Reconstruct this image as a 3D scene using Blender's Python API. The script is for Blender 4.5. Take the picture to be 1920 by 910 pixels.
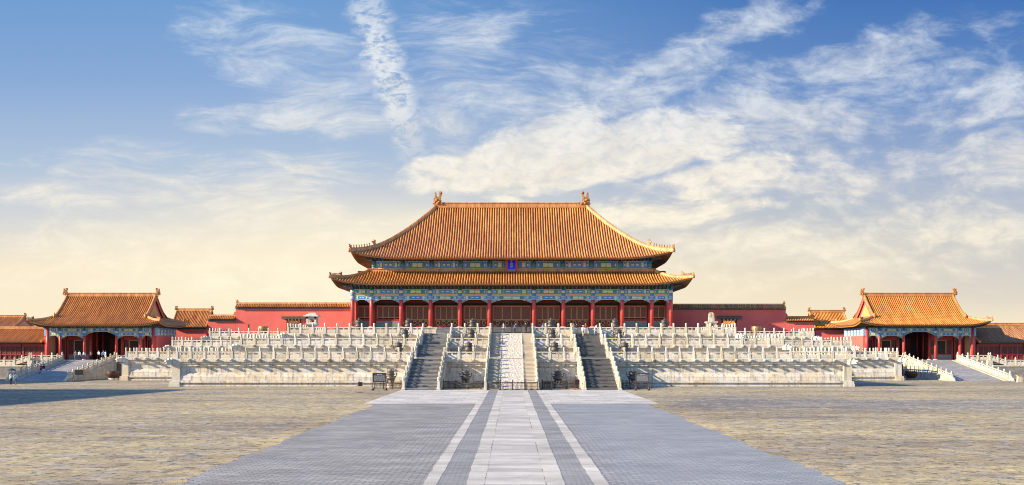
import bpy, math, random
from math import sin, cos, pi, hypot, radians
random.seed(7)
S = bpy.context.scene
COL = S.collection
for o in list(bpy.data.objects): bpy.data.objects.remove(o)

# ------------------------------------------------------------------ camera
cam_d = bpy.data.cameras.new('camera'); cam = bpy.data.objects.new('camera', cam_d); COL.objects.link(cam)
cam.location = (0, 0, 4.9); cam.rotation_euler = (radians(90), 0, 0)
cam_d.sensor_width = 36; cam_d.lens = 1940/1920*36; cam_d.shift_y = 202/1920; cam_d.shift_x = 0.0003
cam_d.clip_start = 0.5; cam_d.clip_end = 8000
S.camera = cam

# ------------------------------------------------------------------ exposure
EXPO = 1.27
S.view_settings.view_transform = 'Standard'; S.view_settings.look = 'None'
S.view_settings.exposure = EXPO; S.view_settings.gamma = 1; S.view_settings.use_curve_mapping = False
S.render.engine = 'CYCLES'
S.cycles.max_bounces = 5; S.cycles.diffuse_bounces = 3; S.cycles.use_denoising = True; S.cycles.filter_width = 1.0

# ------------------------------------------------------------------ sun
AZ, EL = 71.5, 22.0            # azimuth left of straight behind the camera, elevation
sd = bpy.data.lights.new('sun', 'SUN'); sun = bpy.data.objects.new('sun', sd); COL.objects.link(sun)
sd.energy = 5.0; sd.angle = radians(0.55); sd.color = (1.0, 0.82, 0.58)
sun.rotation_euler = (radians(90-EL), 0, radians(-AZ)); sun.location = (-80, -40, 60)

# ------------------------------------------------------------------ node helpers
class NT:
    def __init__(s, tree): s.t = tree; s.n = tree.nodes; s.l = tree.links
    def put(s, sock, v):
        if v is None: return
        if isinstance(v, bpy.types.NodeSocket): s.l.new(v, sock)
        elif isinstance(v, (tuple, list)) and len(v) == 3 and sock.type == 'RGBA': sock.default_value = (*v, 1)
        else: sock.default_value = v
    def m(s, op, a, b=None, c=None, clamp=False):
        n = s.n.new('ShaderNodeMath'); n.operation = op; n.use_clamp = clamp
        s.put(n.inputs[0], a); s.put(n.inputs[1], b); s.put(n.inputs[2], c); return n.outputs[0]
    def vm(s, op, a, b=None):
        n = s.n.new('ShaderNodeVectorMath'); n.operation = op; s.put(n.inputs[0], a); s.put(n.inputs[1], b)
        return n.outputs['Value'] if op in ('LENGTH', 'DOT_PRODUCT') else n.outputs[0]
    def sep(s, v):
        n = s.n.new('ShaderNodeSeparateXYZ'); s.put(n.inputs[0], v); return n.outputs
    def comb(s, x, y, z):
        n = s.n.new('ShaderNodeCombineXYZ'); s.put(n.inputs[0], x); s.put(n.inputs[1], y); s.put(n.inputs[2], z); return n.outputs[0]
    def map(s, v, loc=(0,0,0), rot=(0,0,0), scale=(1,1,1), kind='POINT'):
        n = s.n.new('ShaderNodeMapping'); n.vector_type = kind
        s.put(n.inputs['Vector'], v); n.inputs['Location'].default_value = loc
        n.inputs['Rotation'].default_value = rot; n.inputs['Scale'].default_value = scale; return n.outputs[0]
    def noise(s, v, scale, detail=4, rough=.55, dist=0, col=False):
        n = s.n.new('ShaderNodeTexNoise'); s.put(n.inputs['Vector'], v); n.inputs['Scale'].default_value = scale
        n.inputs['Detail'].default_value = detail; n.inputs['Roughness'].default_value = rough
        n.inputs['Distortion'].default_value = dist; return n.outputs['Color' if col else 'Fac']
    def vor(s, v, scale, feat='F1', out='Distance'):
        n = s.n.new('ShaderNodeTexVoronoi'); s.put(n.inputs['Vector'], v); n.inputs['Scale'].default_value = scale
        n.feature = feat; return n.outputs[out]
    def brick(s, v, bw, bh, mortar, c1, c2, cm, off=.5):
        n = s.n.new('ShaderNodeTexBrick'); s.put(n.inputs['Vector'], v); n.offset = off
        s.put(n.inputs['Color1'], c1); s.put(n.inputs['Color2'], c2); s.put(n.inputs['Mortar'], cm)
        n.inputs['Scale'].default_value = 1; n.inputs['Mortar Size'].default_value = mortar
        n.inputs['Mortar Smooth'].default_value = .1; n.inputs['Bias'].default_value = 0
        n.inputs['Brick Width'].default_value = bw; n.inputs['Row Height'].default_value = bh
        return n.outputs['Color'], n.outputs['Fac']
    def rng(s, v, a, b, c=0., d=1., smooth=True):
        n = s.n.new('ShaderNodeMapRange'); n.interpolation_type = 'SMOOTHSTEP' if smooth else 'LINEAR'; n.clamp = True
        s.put(n.inputs[0], v)
        for i, k in enumerate((a, b, c, d)): n.inputs[i+1].default_value = k
        return n.outputs[0]
    def mix(s, f, a, b, mode='MIX'):
        n = s.n.new('ShaderNodeMix'); n.data_type = 'RGBA'; n.blend_type = mode; n.clamp_factor = True
        s.put(n.inputs[0], f); s.put(n.inputs[6], a); s.put(n.inputs[7], b); return n.outputs[2]
    def ramp(s, f, stops):
        n = s.n.new('ShaderNodeValToRGB'); s.put(n.inputs[0], f); e = n.color_ramp.elements
        while len(e) < len(stops): e.new(.5)
        for k, (p, c) in zip(e, stops): k.position = p; k.color = (*c, 1)
        return n.outputs[0]
    def bump(s, h, strength=.5, dist=.05):
        n = s.n.new('ShaderNodeBump'); s.put(n.inputs['Height'], h); n.inputs['Strength'].default_value = strength
        n.inputs['Distance'].default_value = dist; return n.outputs[0]

def lin(c): return tuple(((v/255)/12.92 if v/255 <= .04045 else (((v/255)+.055)/1.055)**2.4) for v in c)

# ------------------------------------------------------------------ sky (world): physical sky + low warm band + clouds, all by direction
W = bpy.data.worlds.new('World'); S.world = W; W.use_nodes = True
wt = NT(W.node_tree); wt.n.clear()
WSTR = 0.10
def SK(c):                                   # a colour as seen in the finished picture -> radiance before exposure
    k = 1/(2**EXPO*WSTR); return tuple(v*k for v in lin(c))
def build_sky():
    out = wt.n.new('ShaderNodeOutputWorld'); bg = wt.n.new('ShaderNodeBackground'); bg.inputs['Strength'].default_value = WSTR
    wt.l.new(bg.outputs[0], out.inputs[0])
    sky = wt.n.new('ShaderNodeTexSky'); sky.sky_type = 'NISHITA'; sky.sun_disc = False
    sky.sun_elevation = radians(EL); sky.sun_rotation = radians(180+AZ); sky.altitude = 50; sky.air_density = 1.2; sky.dust_density = .3; sky.ozone_density = 3.0
    d = wt.n.new('ShaderNodeTexCoord').outputs['Generated']
    x, y, z = wt.sep(d)
    ya = wt.m('MAXIMUM', y, .08)
    u = wt.m('DIVIDE', x, ya); v = wt.m('DIVIDE', z, ya)
    P = wt.comb(u, v, 0)
    # clear-sky colour: by height, a left and a right version
    vr = wt.m('MULTIPLY', v, 2.5)              # 0.4 -> 1
    L = wt.ramp(vr, [(0, SK((255,240,204))), (.2, SK((248,234,208))), (.32, SK((214,216,217))), (.46, SK((176,196,220))), (.66, SK((138,171,215))), (.86, SK((112,158,210)))])
    R = wt.ramp(vr, [(0, SK((255,239,204))), (.16, SK((238,225,200))), (.30, SK((198,202,206))), (.44, SK((160,178,208))), (.62, SK((106,145,200))), (.86, SK((70,118,184)))])
    base = wt.mix(wt.rng(u, -.25, .35), L, R)
    # warm bright glow low in the middle
    glow = wt.vm('LENGTH', wt.map(P, loc=(.09, -.10*1/.12*0-.10, 0), scale=(1,1,1)))
    g2 = wt.vm('LENGTH', wt.map(P, loc=(.13/.42, -.075/.10, 0), scale=(1/.42, 1/.10, 1)))
    base = wt.mix(wt.m('MULTIPLY', wt.rng(g2, 1.0, .1), .8), base, SK((255,244,214)))
    g3 = wt.vm('LENGTH', wt.map(P, loc=(-.47/.16, -.07/.05, 0), scale=(1/.16, 1/.05, 1)))
    base = wt.mix(wt.m('MULTIPLY', wt.rng(g3, 1.0, .2), .38), base, SK((186,192,204)))
    # ---- clouds
    warp = wt.noise(wt.map(P, scale=(5, 9, 1)), 1.0, 3, .5, col=True)
    Pw = wt.vm('ADD', P, wt.vm('MULTIPLY', wt.vm('SUBTRACT', warp, (.5,.5,.5)), (.10,.05,0)))
    cir = wt.noise(wt.map(Pw, rot=(0,0,radians(-12)), scale=(9, 38, 1)), 1.0, 10, .68, .5)      # streaky cirrus
    cir2 = wt.noise(wt.map(Pw, loc=(3,1,0), rot=(0,0,radians(14)), scale=(11, 40, 1)), 1.0, 10, .68, .4)
    puf = wt.noise(wt.map(Pw, loc=(1,5,0), scale=(26, 46, 1)), 1.0, 8, .6, .2)                  # mottled
    fine = wt.noise(wt.map(Pw, scale=(75, 130, 1)), 1.0, 8, .68, .4)
    def uv(px, py): return ((px-959.5)/1940, (657-py)/1940)
    def blob(px, py, rx, ry, ang=0, inner=.0):
        rx *= 1.12; ry *= 1.15
        cu, cv = uv(px, py); a = radians(ang)
        t = wt.vm('SUBTRACT', Pw, (cu, cv, 0))
        t = wt.map(t, rot=(0,0,-a)); t = wt.map(t, scale=(1940/rx, 1940/ry, 1))
        return wt.rng(wt.vm('LENGTH', t), 1.0, inner)
    def union(lst):
        r = None
        for k, w in lst:
            k = wt.m('MULTIPLY', k, w); r = k if r is None else wt.m('MAXIMUM', r, k)
        return r
    def cloud(mask, n, lo, hi):                 # mask raises the noise through its threshold
        q = wt.m('ADD', n, wt.m('MULTIPLY', wt.m('SUBTRACT', mask, 1), .30))
        return wt.m('MULTIPLY', wt.rng(q, lo, hi), wt.rng(mask, 0, .4))
    mot = wt.m('ADD', wt.m('MULTIPLY', cir2, .5), wt.m('MULTIPLY', puf, .5))
    c_wisp = cloud(union([(blob(560,216,330,58,2),1.25), (blob(520,90,300,150,-18),.86), (blob(880,90,210,190,-50),.98), (blob(640,160,320,110,-8),.88), (blob(960,170,300,200,20),.75),
                          (blob(420,330,520,90,-2),.86), (blob(560,420,640,140,-4),.92), (blob(860,230,220,190,-40),.86), (blob(250,480,520,130,0),1.0), (blob(500,520,560,90,-3),.95), (blob(120,380,300,60,-5),.8)]), cir, .26, .68)
    c_right = cloud(union([(blob(1640,100,260,80,12),1.08), (blob(1390,40,300,70,18),.95), (blob(1270,115,290,75,14),.95), (blob(1420,215,480,150,6),1.06),
                           (blob(1860,180,210,110,14),1.1), (blob(1890,300,230,130,0),1.05), (blob(1150,180,380,150,14),.95), (blob(1500,330,600,120,3),.95), (blob(1750,150,500,160,8),.72),
                           (blob(1500,470,640,130,0),.9), (blob(1800,430,320,160,0),.9)]), mot, .28, .60)
    c_main = cloud(union([(blob(1010,305,330,62,6,.35),1.2), (blob(1200,265,270,75,8,.35),1.2), (blob(1360,320,260,60,4),1.0), (blob(1040,240,260,70,22),1.0), (blob(985,352,110,22,0),1.1),
                          (blob(1290,358,75,26,0),1.1), (blob(950,374,85,16,0),1.05), (blob(1250,400,330,55,3),.98)]), wt.m('ADD', wt.m('MULTIPLY', puf, .6), wt.m('MULTIPLY', cir2, .4)), .24, .50)
    # the broken vapour trail
    cu, cv = uv(722, 120); tt = wt.map(wt.vm('SUBTRACT', wt.vm('ADD', wt.vm('MULTIPLY', P, (.75,.75,1)), wt.vm('MULTIPLY', Pw, (.25,.25,0))), (cu, cv, 0)), rot=(0,0,radians(73)))
    tx, ty, _ = wt.sep(tt)
    bandw = wt.rng(wt.m('ABSOLUTE', wt.m('ADD', ty, wt.m('MULTIPLY', wt.m('SUBTRACT', puf, .5), .036))), .026, .006)
    bandl = wt.m('MULTIPLY', wt.rng(wt.m('ABSOLUTE', tx), .13, .02), .92)
    trail = wt.m('MULTIPLY', wt.m('MULTIPLY', bandw, bandl), wt.rng(wt.m('ADD', wt.m('MULTIPLY', fine, .65), wt.m('MULTIPLY', puf, .35)), .36, .54))
    dens = wt.m('MAXIMUM', wt.m('MULTIPLY', c_wisp, .84), wt.m('MAXIMUM', wt.m('MULTIPLY', c_right, .74), wt.m('MAXIMUM', wt.m('MULTIPLY', c_main, .90), trail)))
    dens = wt.m('MULTIPLY', dens, wt.rng(fine, .25, .62, .66, 1))
    dens = wt.m('MULTIPLY', dens, wt.rng(v, .0, .05, .25, 1))
    ccol = wt.ramp(vr, [(0, SK((255,243,212))), (.30, SK((255,244,220))), (.46, SK((253,245,230))), (.62, SK((236,239,240))), (.9, SK((226,235,245)))])
    sh = wt.m('ADD', wt.rng(puf, .35, .62, .90, 1.02), wt.rng(v, .20, .08, 0, .06))
    ccol = wt.mix(1, ccol, wt.comb(sh, sh, sh), 'MULTIPLY')
    base = wt.mix(dens, base, ccol)
    north = wt.m('MULTIPLY', wt.rng(y, .45, .75), wt.rng(v, .55, .38))
    nish = wt.mix(1, sky.outputs[0], (.80,1.0,1.30), 'MULTIPLY')
    fin = wt.mix(north, nish, base)
    wt.l.new(fin, bg.inputs['Color'])
build_sky()

# ------------------------------------------------------------------ materials
MT = {}
def newmat(name, rough=.7, metal=0, spec=.3):
    m = bpy.data.materials.new(name); m.use_nodes = True; t = NT(m.node_tree)
    b = t.n['Principled BSDF']; b.inputs['Roughness'].default_value = rough; b.inputs['Metallic'].default_value = metal
    b.inputs['Specular IOR Level'].default_value = spec
    g = t.n.new('ShaderNodeNewGeometry'); MT[name] = m
    return m, t, b, g.outputs['Position']
def simple(name, c1, c2, scale=3, rough=.7, metal=0, bump=.15, spec=.3, stretch=(1,1,1), detail=5):
    m, t, b, p = newmat(name, rough, metal, spec)
    n = t.noise(t.map(p, scale=stretch), scale, detail, .6)
    t.l.new(t.mix(t.rng(n, .3, .7), c1, c2), b.inputs['Base Color'])
    if bump: t.l.new(t.bump(n, bump, .03), b.inputs['Normal'])
    return m
def marble(name, tint=(1,1,1), joints=True, stain=1.0):
    m, t, b, p = newmat(name, .62, 0, .3)
    x, y, z = t.sep(p)
    xy = t.m('ADD', x, y)
    pv = t.comb(xy, z, 0)
    n1 = t.noise(p, .45, 6, .6); n2 = t.noise(p, 3.2, 5, .6); n3 = t.noise(t.map(p, scale=(2.6, 2.6, .28)), 1.0, 6, .62)
    c = t.mix(t.rng(n1, .36, .64), tuple(a*b_ for a, b_ in zip((.57,.485,.355), tint)), tuple(a*b_ for a, b_ in zip((.58,.545,.48), tint)))
    c = t.mix(t.rng(n2, .5, .78, 0, .5), c, tuple(a*b_ for a, b_ in zip((.36,.31,.24), tint)))
    c = t.mix(t.rng(n3, .47, .70, 0, .85*stain), c, (.20,.18,.155))
    nr = t.noise(t.map(p, loc=(9,2,4), scale=(1,1,.5)), 1.7, 5, .65)
    c = t.mix(t.rng(nr, .62, .78, 0, .5*stain), c, (.42,.27,.15))
    oi = t.n.new('ShaderNodeObjectInfo').outputs['Random']
    if not joints: q = t.rng(oi, 0, 1, .80, 1.08, False); c = t.mix(1, c, t.comb(q, q, t.m('MULTIPLY', q, t.rng(oi, .3, .7, .95, 1.02))), 'MULTIPLY')
    h = n2
    if joints:
        bc, bf = t.brick(pv, 1.55, .42, .012, (1,1,1), (.74,.75,.78), (.35,.32,.28))
        c = t.mix(.8, c, bc, 'MULTIPLY'); h = t.m('SUBTRACT', n2, bf)
    t.l.new(c, b.inputs['Base Color']); t.l.new(t.bump(h, .3, .04), b.inputs['Normal'])
    return m
def tile(name, c1, c2, c3, rough=.32):
    m, t, b, p = newmat(name, rough, 0, .45)
    n1 = t.noise(t.map(p, scale=(2.2, .35, .35)), 1.0, 4, .6); n2 = t.noise(p, 4.5, 3, .7); n3 = t.noise(p, .12, 3, .5)
    c = t.mix(t.rng(n1, .38, .62), tuple(v*.85 for v in c1), c2)
    c = t.mix(t.rng(n2, .54, .72, 0, .8), c, c3)
    c = t.mix(t.rng(n3, .4, .65, 0, .35), c, tuple(v*.62 for v in c1))
    w = t.m('FRACT', t.m('MULTIPLY', t.sep(p)[2], 3.2))             # overlapping tile courses
    c = t.mix(t.rng(w, .0, .2, .16, 0), c, tuple(v*.45 for v in c1))
    t.l.new(c, b.inputs['Base Color']); t.l.new(t.bump(t.m('ADD', n2, w), .25, .03), b.inputs['Normal'])
    return m
def carved(name):
    m, t, b, p = newmat(name, .65, 0, .3)
    v = t.vor(p, 3.2); n = t.noise(p, 5, 5, .7, 1.2)
    h = t.m('ADD', v, n)
    c = t.mix(t.rng(h, .55, 1.05), (.42,.37,.295), (.52,.47,.385))
    t.l.new(c, b.inputs['Base Color']); t.l.new(t.bump(h, .9, .08), b.inputs['Normal']); return m
def steps_mat(name, c1, c2, streak=.5):
    m, t, b, p = newmat(name, .75, 0, .25)
    n = t.noise(t.map(p, scale=(.6, 3, 3)), 1.2, 6, .65); n2 = t.noise(p, 5, 4, .6)
    c = t.mix(t.rng(n, .35, .65), c1, c2); c = t.mix(t.rng(n2, .55, .75, 0, streak), c, tuple(v*.6 for v in c1))
    t.l.new(c, b.inputs['Base Color']); t.l.new(t.bump(n2, .3, .03), b.inputs['Normal']); return m
def plaster(name, c1, c2, c3):
    m, t, b, p = newmat(name, .85, 0, .15)
    n1 = t.noise(p, .25, 4, .6); n2 = t.noise(t.map(p, scale=(1.4, 1.4, .35)), 1.3, 6, .65); n3 = t.noise(p, 9, 3, .6)
    c = t.mix(t.rng(n1, .35, .65), c1, c2); c = t.mix(t.rng(n2, .52, .75, 0, .6), c, c3)
    c = t.mix(t.rng(n3, .70, .74, 0, .6), c, tuple(v*.35 for v in c3))
    t.l.new(c, b.inputs['Base Color']); t.l.new(t.bump(n2, .12, .03), b.inputs['Normal']); return m
def lattice(name, bar, gap, k=5.0):
    m, t, b, p = newmat(name, .55, 0, .25)
    x, y, z = t.sep(p)
    def tri(v): return t.m('ABSOLUTE', t.m('SUBTRACT', t.m('FRACT', v), .5))
    a_ = tri(t.m('MULTIPLY', t.m('ADD', x, z), k)); c_ = tri(t.m('MULTIPLY', t.m('SUBTRACT', x, z), k))
    d = t.m('MAXIMUM', t.rng(a_, .36, .42), t.rng(c_, .36, .42))
    t.l.new(t.mix(d, gap, bar), b.inputs['Base Color']); return m
def ground_mat():
    m, t, b, p = newmat('courtyard_brick', .9, 0, .15)
    x, y, z = t.sep(p)
    n0 = t.noise(p, .07, 5, .6); n1 = t.noise(p, .55, 7, .68); n2 = t.noise(t.map(p, scale=(.5,1.6,1)), 1.9, 6, .7); n3 = t.noise(p, 8, 4, .7)
    bc, bf = t.brick(t.comb(x, y, 0), .48, .24, .025, (.21,.215,.225), (.29,.29,.29), (.10,.09,.07))
    c = t.mix(t.rng(n3, .35, .7, 0, .45), bc, (.16,.155,.15))
    # dry weeds in the joints
    w = t.m('ADD', t.m('MULTIPLY', n1, .5), t.m('ADD', t.m('MULTIPLY', n2, .35), t.m('MULTIPLY', n0, .25)))
    grass = t.mix(t.rng(n3, .3, .7), (.44,.35,.185), (.30,.245,.14))
    # a bare worn lane crosses the right half of the yard
    lane = t.m('MULTIPLY', t.rng(t.m('ABSOLUTE', t.m('ADD', t.m('SUBTRACT', y, 95), t.m('MULTIPLY', t.m('SUBTRACT', n0, .5), 22))), 11, 6.5), t.rng(x, 13, 19))
    w2 = t.m('SUBTRACT', w, t.m('MULTIPLY', lane, .16))
    c = t.mix(t.rng(w2, .42, .60, .15, .92), c, grass)
    edge = t.m('MULTIPLY', t.rng(t.m('ADD', t.m('ABSOLUTE', x), t.m('MULTIPLY', n1, 3)), 16.5, 13.6), t.rng(n2, .40, .56))
    c = t.mix(t.m('MULTIPLY', edge, .8), c, (.52,.40,.19))
    def sp(loc, sc, a, b_, amt, col, det=4):
        nonlocal c
        q = t.noise(t.map(p, loc=loc, scale=(sc[0], sc[1], 1)), 1.0, det, .62)
        c = t.mix(t.rng(q, a, b_, 0, amt), c, col)
    sp((2,7,0), (.7,.75), .52, .57, .50, (.17,.155,.12))
    sp((5,3,0), (.65,.8), .55, .60, .60, (.34,.33,.31))
    sp((1,9,0), (1.0,.95), .56, .61, .75, (.48,.395,.24))
    sp((8,1,0), (1.7,1.4), .56, .61, .75, (.085,.078,.066))
    sp((3,5,0), (3.4,2.6), .57, .62, .60, (.46,.38,.23))
    sp((6,6,0), (4.5,3.4), .58, .63, .65, (.075,.07,.06))
    lf = t.rng(t.m('ADD', t.m('MULTIPLY', t.noise(t.map(p, loc=(3,8,0), scale=(.028,.075,1)), 1.0, 5, .6), .6), t.m('MULTIPLY', t.noise(t.map(p, loc=(7,2,0), scale=(.12,.3,1)), 1.0, 4, .6), .4)), .36, .64, .68, 1.16)
    c = t.mix(1, c, t.comb(lf, lf, t.m('MULTIPLY', lf, t.m('SUBTRACT', 1.4, t.m('MULTIPLY', lf, .4)))), 'MULTIPLY')
    t.l.new(c, b.inputs['Base Color'])
    t.l.new(t.bump(t.m('ADD', n3, t.m('MULTIPLY', n2, .6)), .6, .05), b.inputs['Normal']); return m
def brickroad(name, bw, bh, c1, c2, cm, dry=.35, rough=.72, off=.5, mort=.014, swap=False, xo=0., cool=False):
    m, t, b, p = newmat(name, rough, 0, .35)
    x, y, z = t.sep(p)
    wob = t.noise(p, .8, 3, .5, col=True)
    pv = t.vm('ADD', t.comb(y, t.m('ADD', x, xo), 0) if swap else t.comb(t.m('ADD', x, xo), y, 0), t.vm('MULTIPLY', t.vm('SUBTRACT', wob, (.5,.5,.5)), (.05,.05,0)))
    bc, bf = t.brick(pv, bw, bh, mort, c1, c2, cm, off)
    n1 = t.noise(p, .35, 6, .65); n2 = t.noise(t.map(p, scale=(.6,1.4,1)), 2.2, 6, .7); n3 = t.noise(p, 12, 3, .6)
    c = t.mix(t.rng(n1, .38, .66, 0, .5), bc, tuple(v*.72 for v in c1)); c = t.mix(t.rng(n3, .5, .8, 0, .4), c, tuple(v*1.25 for v in c2))
    n4 = t.noise(t.map(p, loc=(4,4,0)), 3.4, 5, .7)
    c = t.mix(t.m('MULTIPLY', t.rng(n4, .60, .70), dry), c, (.46,.37,.20))
    c = t.mix(t.m('MULTIPLY', t.rng(n2, .56, .70), dry*.6), c, tuple(v*.5 for v in c1))
    lf = t.rng(t.noise(t.map(p, loc=(3,8,0), scale=(.22,.4,1)), 1.0, 6, .65), .35, .65, .80, 1.12); c = t.mix(1, c, t.comb(lf, lf, lf), 'MULTIPLY')
    if cool: c = t.mix(t.rng(x, 2.5, 5, 0, .35), c, (.225,.265,.31))
    t.l.new(c, b.inputs['Base Color'])
    r = t.rng(n1, .3, .7, rough-.16, rough+.1); t.l.new(r, b.inputs['Roughness'])
    t.l.new(t.bump(t.m('ADD', t.m('MULTIPLY', bf, -1.2), t.m('MULTIPLY', n3, .5)), .45, .03), b.inputs['Normal']); return m

ground_mat()
brickroad('grey_brick', .52, .26, (.245,.24,.23), (.36,.35,.325), (.085,.078,.066), .85, mort=.026, cool=True)
brickroad('dark_brick', .40, .11, (.26,.26,.255), (.34,.335,.32), (.11,.105,.10), .4)
brickroad('slab_stone', 4.6, 1.3, (.40,.38,.345), (.58,.545,.475), (.20,.16,.10), .45, .55, .0, .022, xo=2.2)
brickroad('kerb_stone', 2.6, 30, (.42,.395,.345), (.58,.545,.475), (.12,.10,.075), .5, .6, .0, .025, True, 15)
brickroad('apron_stone', 2.4, 3.0, (.46,.44,.395), (.60,.575,.515), (.30,.23,.12), .4, .55, .35, .03)
marble('marble_wall'); marble('marble_plain', (.96,.96,.95), joints=False, stain=.9); marble('marble_post', (.95,.95,.94), False, .6)
marble('marble_worn', (.9,.88,.85), True, 1.2)
carved('carved_marble')
steps_mat('step_grey', (.095,.095,.10), (.155,.152,.15)); steps_mat('nose_grey', (.21,.205,.195), (.34,.325,.30)); steps_mat('nose_shaded', (.12,.118,.112), (.17,.165,.155)); steps_mat('nose_marble', (.46,.41,.33), (.55,.48,.38)); steps_mat('step_shaded', (.075,.075,.078), (.12,.118,.115)); steps_mat('step_marble', (.38,.33,.26), (.50,.42,.32))  # darkest step and nosing pair: right stairs' shade put into the colour
tile('glazed_tile', (.46,.165,.032), (.60,.255,.055), (.70,.48,.24))
tile('glazed_tile_bright', (.46,.16,.024), (.56,.225,.04), (.64,.38,.13)); tile('shaded_tile', (.26,.12,.055), (.33,.16,.07), (.40,.26,.14), .5)  # second tile: right gallery roof, its shade put into the tile colour
tile('pan_tile', (.23,.078,.024), (.30,.11,.032), (.36,.18,.07), .5)
tile('ridge_tile', (.44,.17,.045), (.56,.25,.07), (.62,.50,.32), .4)
simple('glaze_ornament', (.22,.085,.03), (.48,.22,.06), 3, .4, 0, .4)
plaster('red_wall', (.62,.135,.105), (.54,.11,.09), (.42,.14,.115))
simple('red_lacquer', (.48,.062,.05), (.40,.05,.045), 2, .38, 0, .05)
simple('red_wood', (.33,.045,.034), (.25,.035,.028), 3, .55, 0, .1)
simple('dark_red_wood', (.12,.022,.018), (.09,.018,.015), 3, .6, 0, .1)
simple('gable_gold', (.62,.36,.12), (.50,.26,.09), 9, .6, 0, .3)
simple('gilt', (.62,.40,.13), (.50,.30,.10), 12, .42, .35, .2)
simple('pale_gold_paint', (.64,.54,.31), (.55,.50,.31), 20, .6, 0, .1)
simple('blue_paint', (.075,.17,.40), (.10,.24,.42), 9, .6, 0, .1)
simple('light_blue_paint', (.22,.35,.58), (.17,.31,.50), 9, .6, 0, .1)
simple('green_paint', (.06,.20,.17), (.09,.24,.24), 9, .6, 0, .1)
simple('bracket_paint', (.055,.075,.085), (.11,.085,.06), 6, .65, 0, .1)
simple('rafter_paint', (.15,.06,.03), (.12,.085,.05), 6, .65, 0, .1)
simple('soffit_paint', (.42,.20,.07), (.34,.16,.06), 3, .65, 0, .1)
simple('plaque_blue', (.0,.02,.92), (.0,.02,.95), 4, .4, 0, 0)
simple('bronze', (.085,.078,.07), (.13,.112,.09), 7, .5, .55, .3)
simple('iron_vat', (.075,.035,.028), (.05,.028,.024), 5, .6, .2, .3)
simple('old_gold', (.40,.25,.10), (.26,.17,.08), 6, .45, .5, .3)
simple('iron', (.05,.042,.036), (.075,.06,.05), 8, .55, .4, .1)
simple('rough_stone', (.14,.135,.13), (.22,.21,.195), 2.5, .9, 0, .9)
simple('grey_masonry', (.17,.175,.17), (.23,.23,.215), 3, .85, 0, .3)
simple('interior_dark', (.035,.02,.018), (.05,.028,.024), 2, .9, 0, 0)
simple('beige_plaster', (.46,.30,.17), (.40,.26,.15), 2, .85, 0, .1)
simple('teal_trim', (.04,.075,.10), (.06,.10,.12), 5, .6, 0, .1)
simple('board_black', (.030,.032,.036), (.04,.042,.046), 6, .4, 0, 0)
simple('board_frame', (.085,.04,.028), (.06,.03,.022), 6, .5, 0, .1)
simple('white_text', (.30,.32,.34), (.22,.24,.26), 6, .6, 0, 0)
simple('orange_paint', (.62,.17,.04), (.55,.14,.03), 6, .5, 0, 0)
simple('red_paint', (.55,.04,.03), (.5,.04,.03), 6, .5, 0, 0)
simple('grey_board', (.018,.019,.021), (.024,.025,.027), 6, .6, 0, 0, .1)
simple('pale_board', (.09,.092,.095), (.07,.072,.075), 6, .5, 0, 0)
simple('skin', (.46,.27,.18), (.42,.24,.16), 6, .6, 0, 0)
simple('hair_black', (.02,.016,.014), (.03,.024,.02), 6, .5, 0, 0)
for nm, c in dict(cloth_white=(.72,.72,.70), cloth_blue=(.12,.25,.52), cloth_navy=(.03,.045,.09), cloth_black=(.025,.025,.028), cloth_khaki=(.42,.34,.22), cloth_red=(.42,.05,.045),
                  cloth_denim=(.08,.13,.24), cloth_grey=(.25,.26,.27), cloth_sky=(.35,.5,.68), cloth_tan=(.5,.38,.24)).items():
    simple(nm, c, tuple(v*.8 for v in c), 5, .85, 0, .1)
lattice('door_lattice', (.30,.105,.06), (.085,.034,.026), 3.4)
lattice('gate_lattice', (.17,.045,.03), (.06,.022,.016), 3.0)

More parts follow.
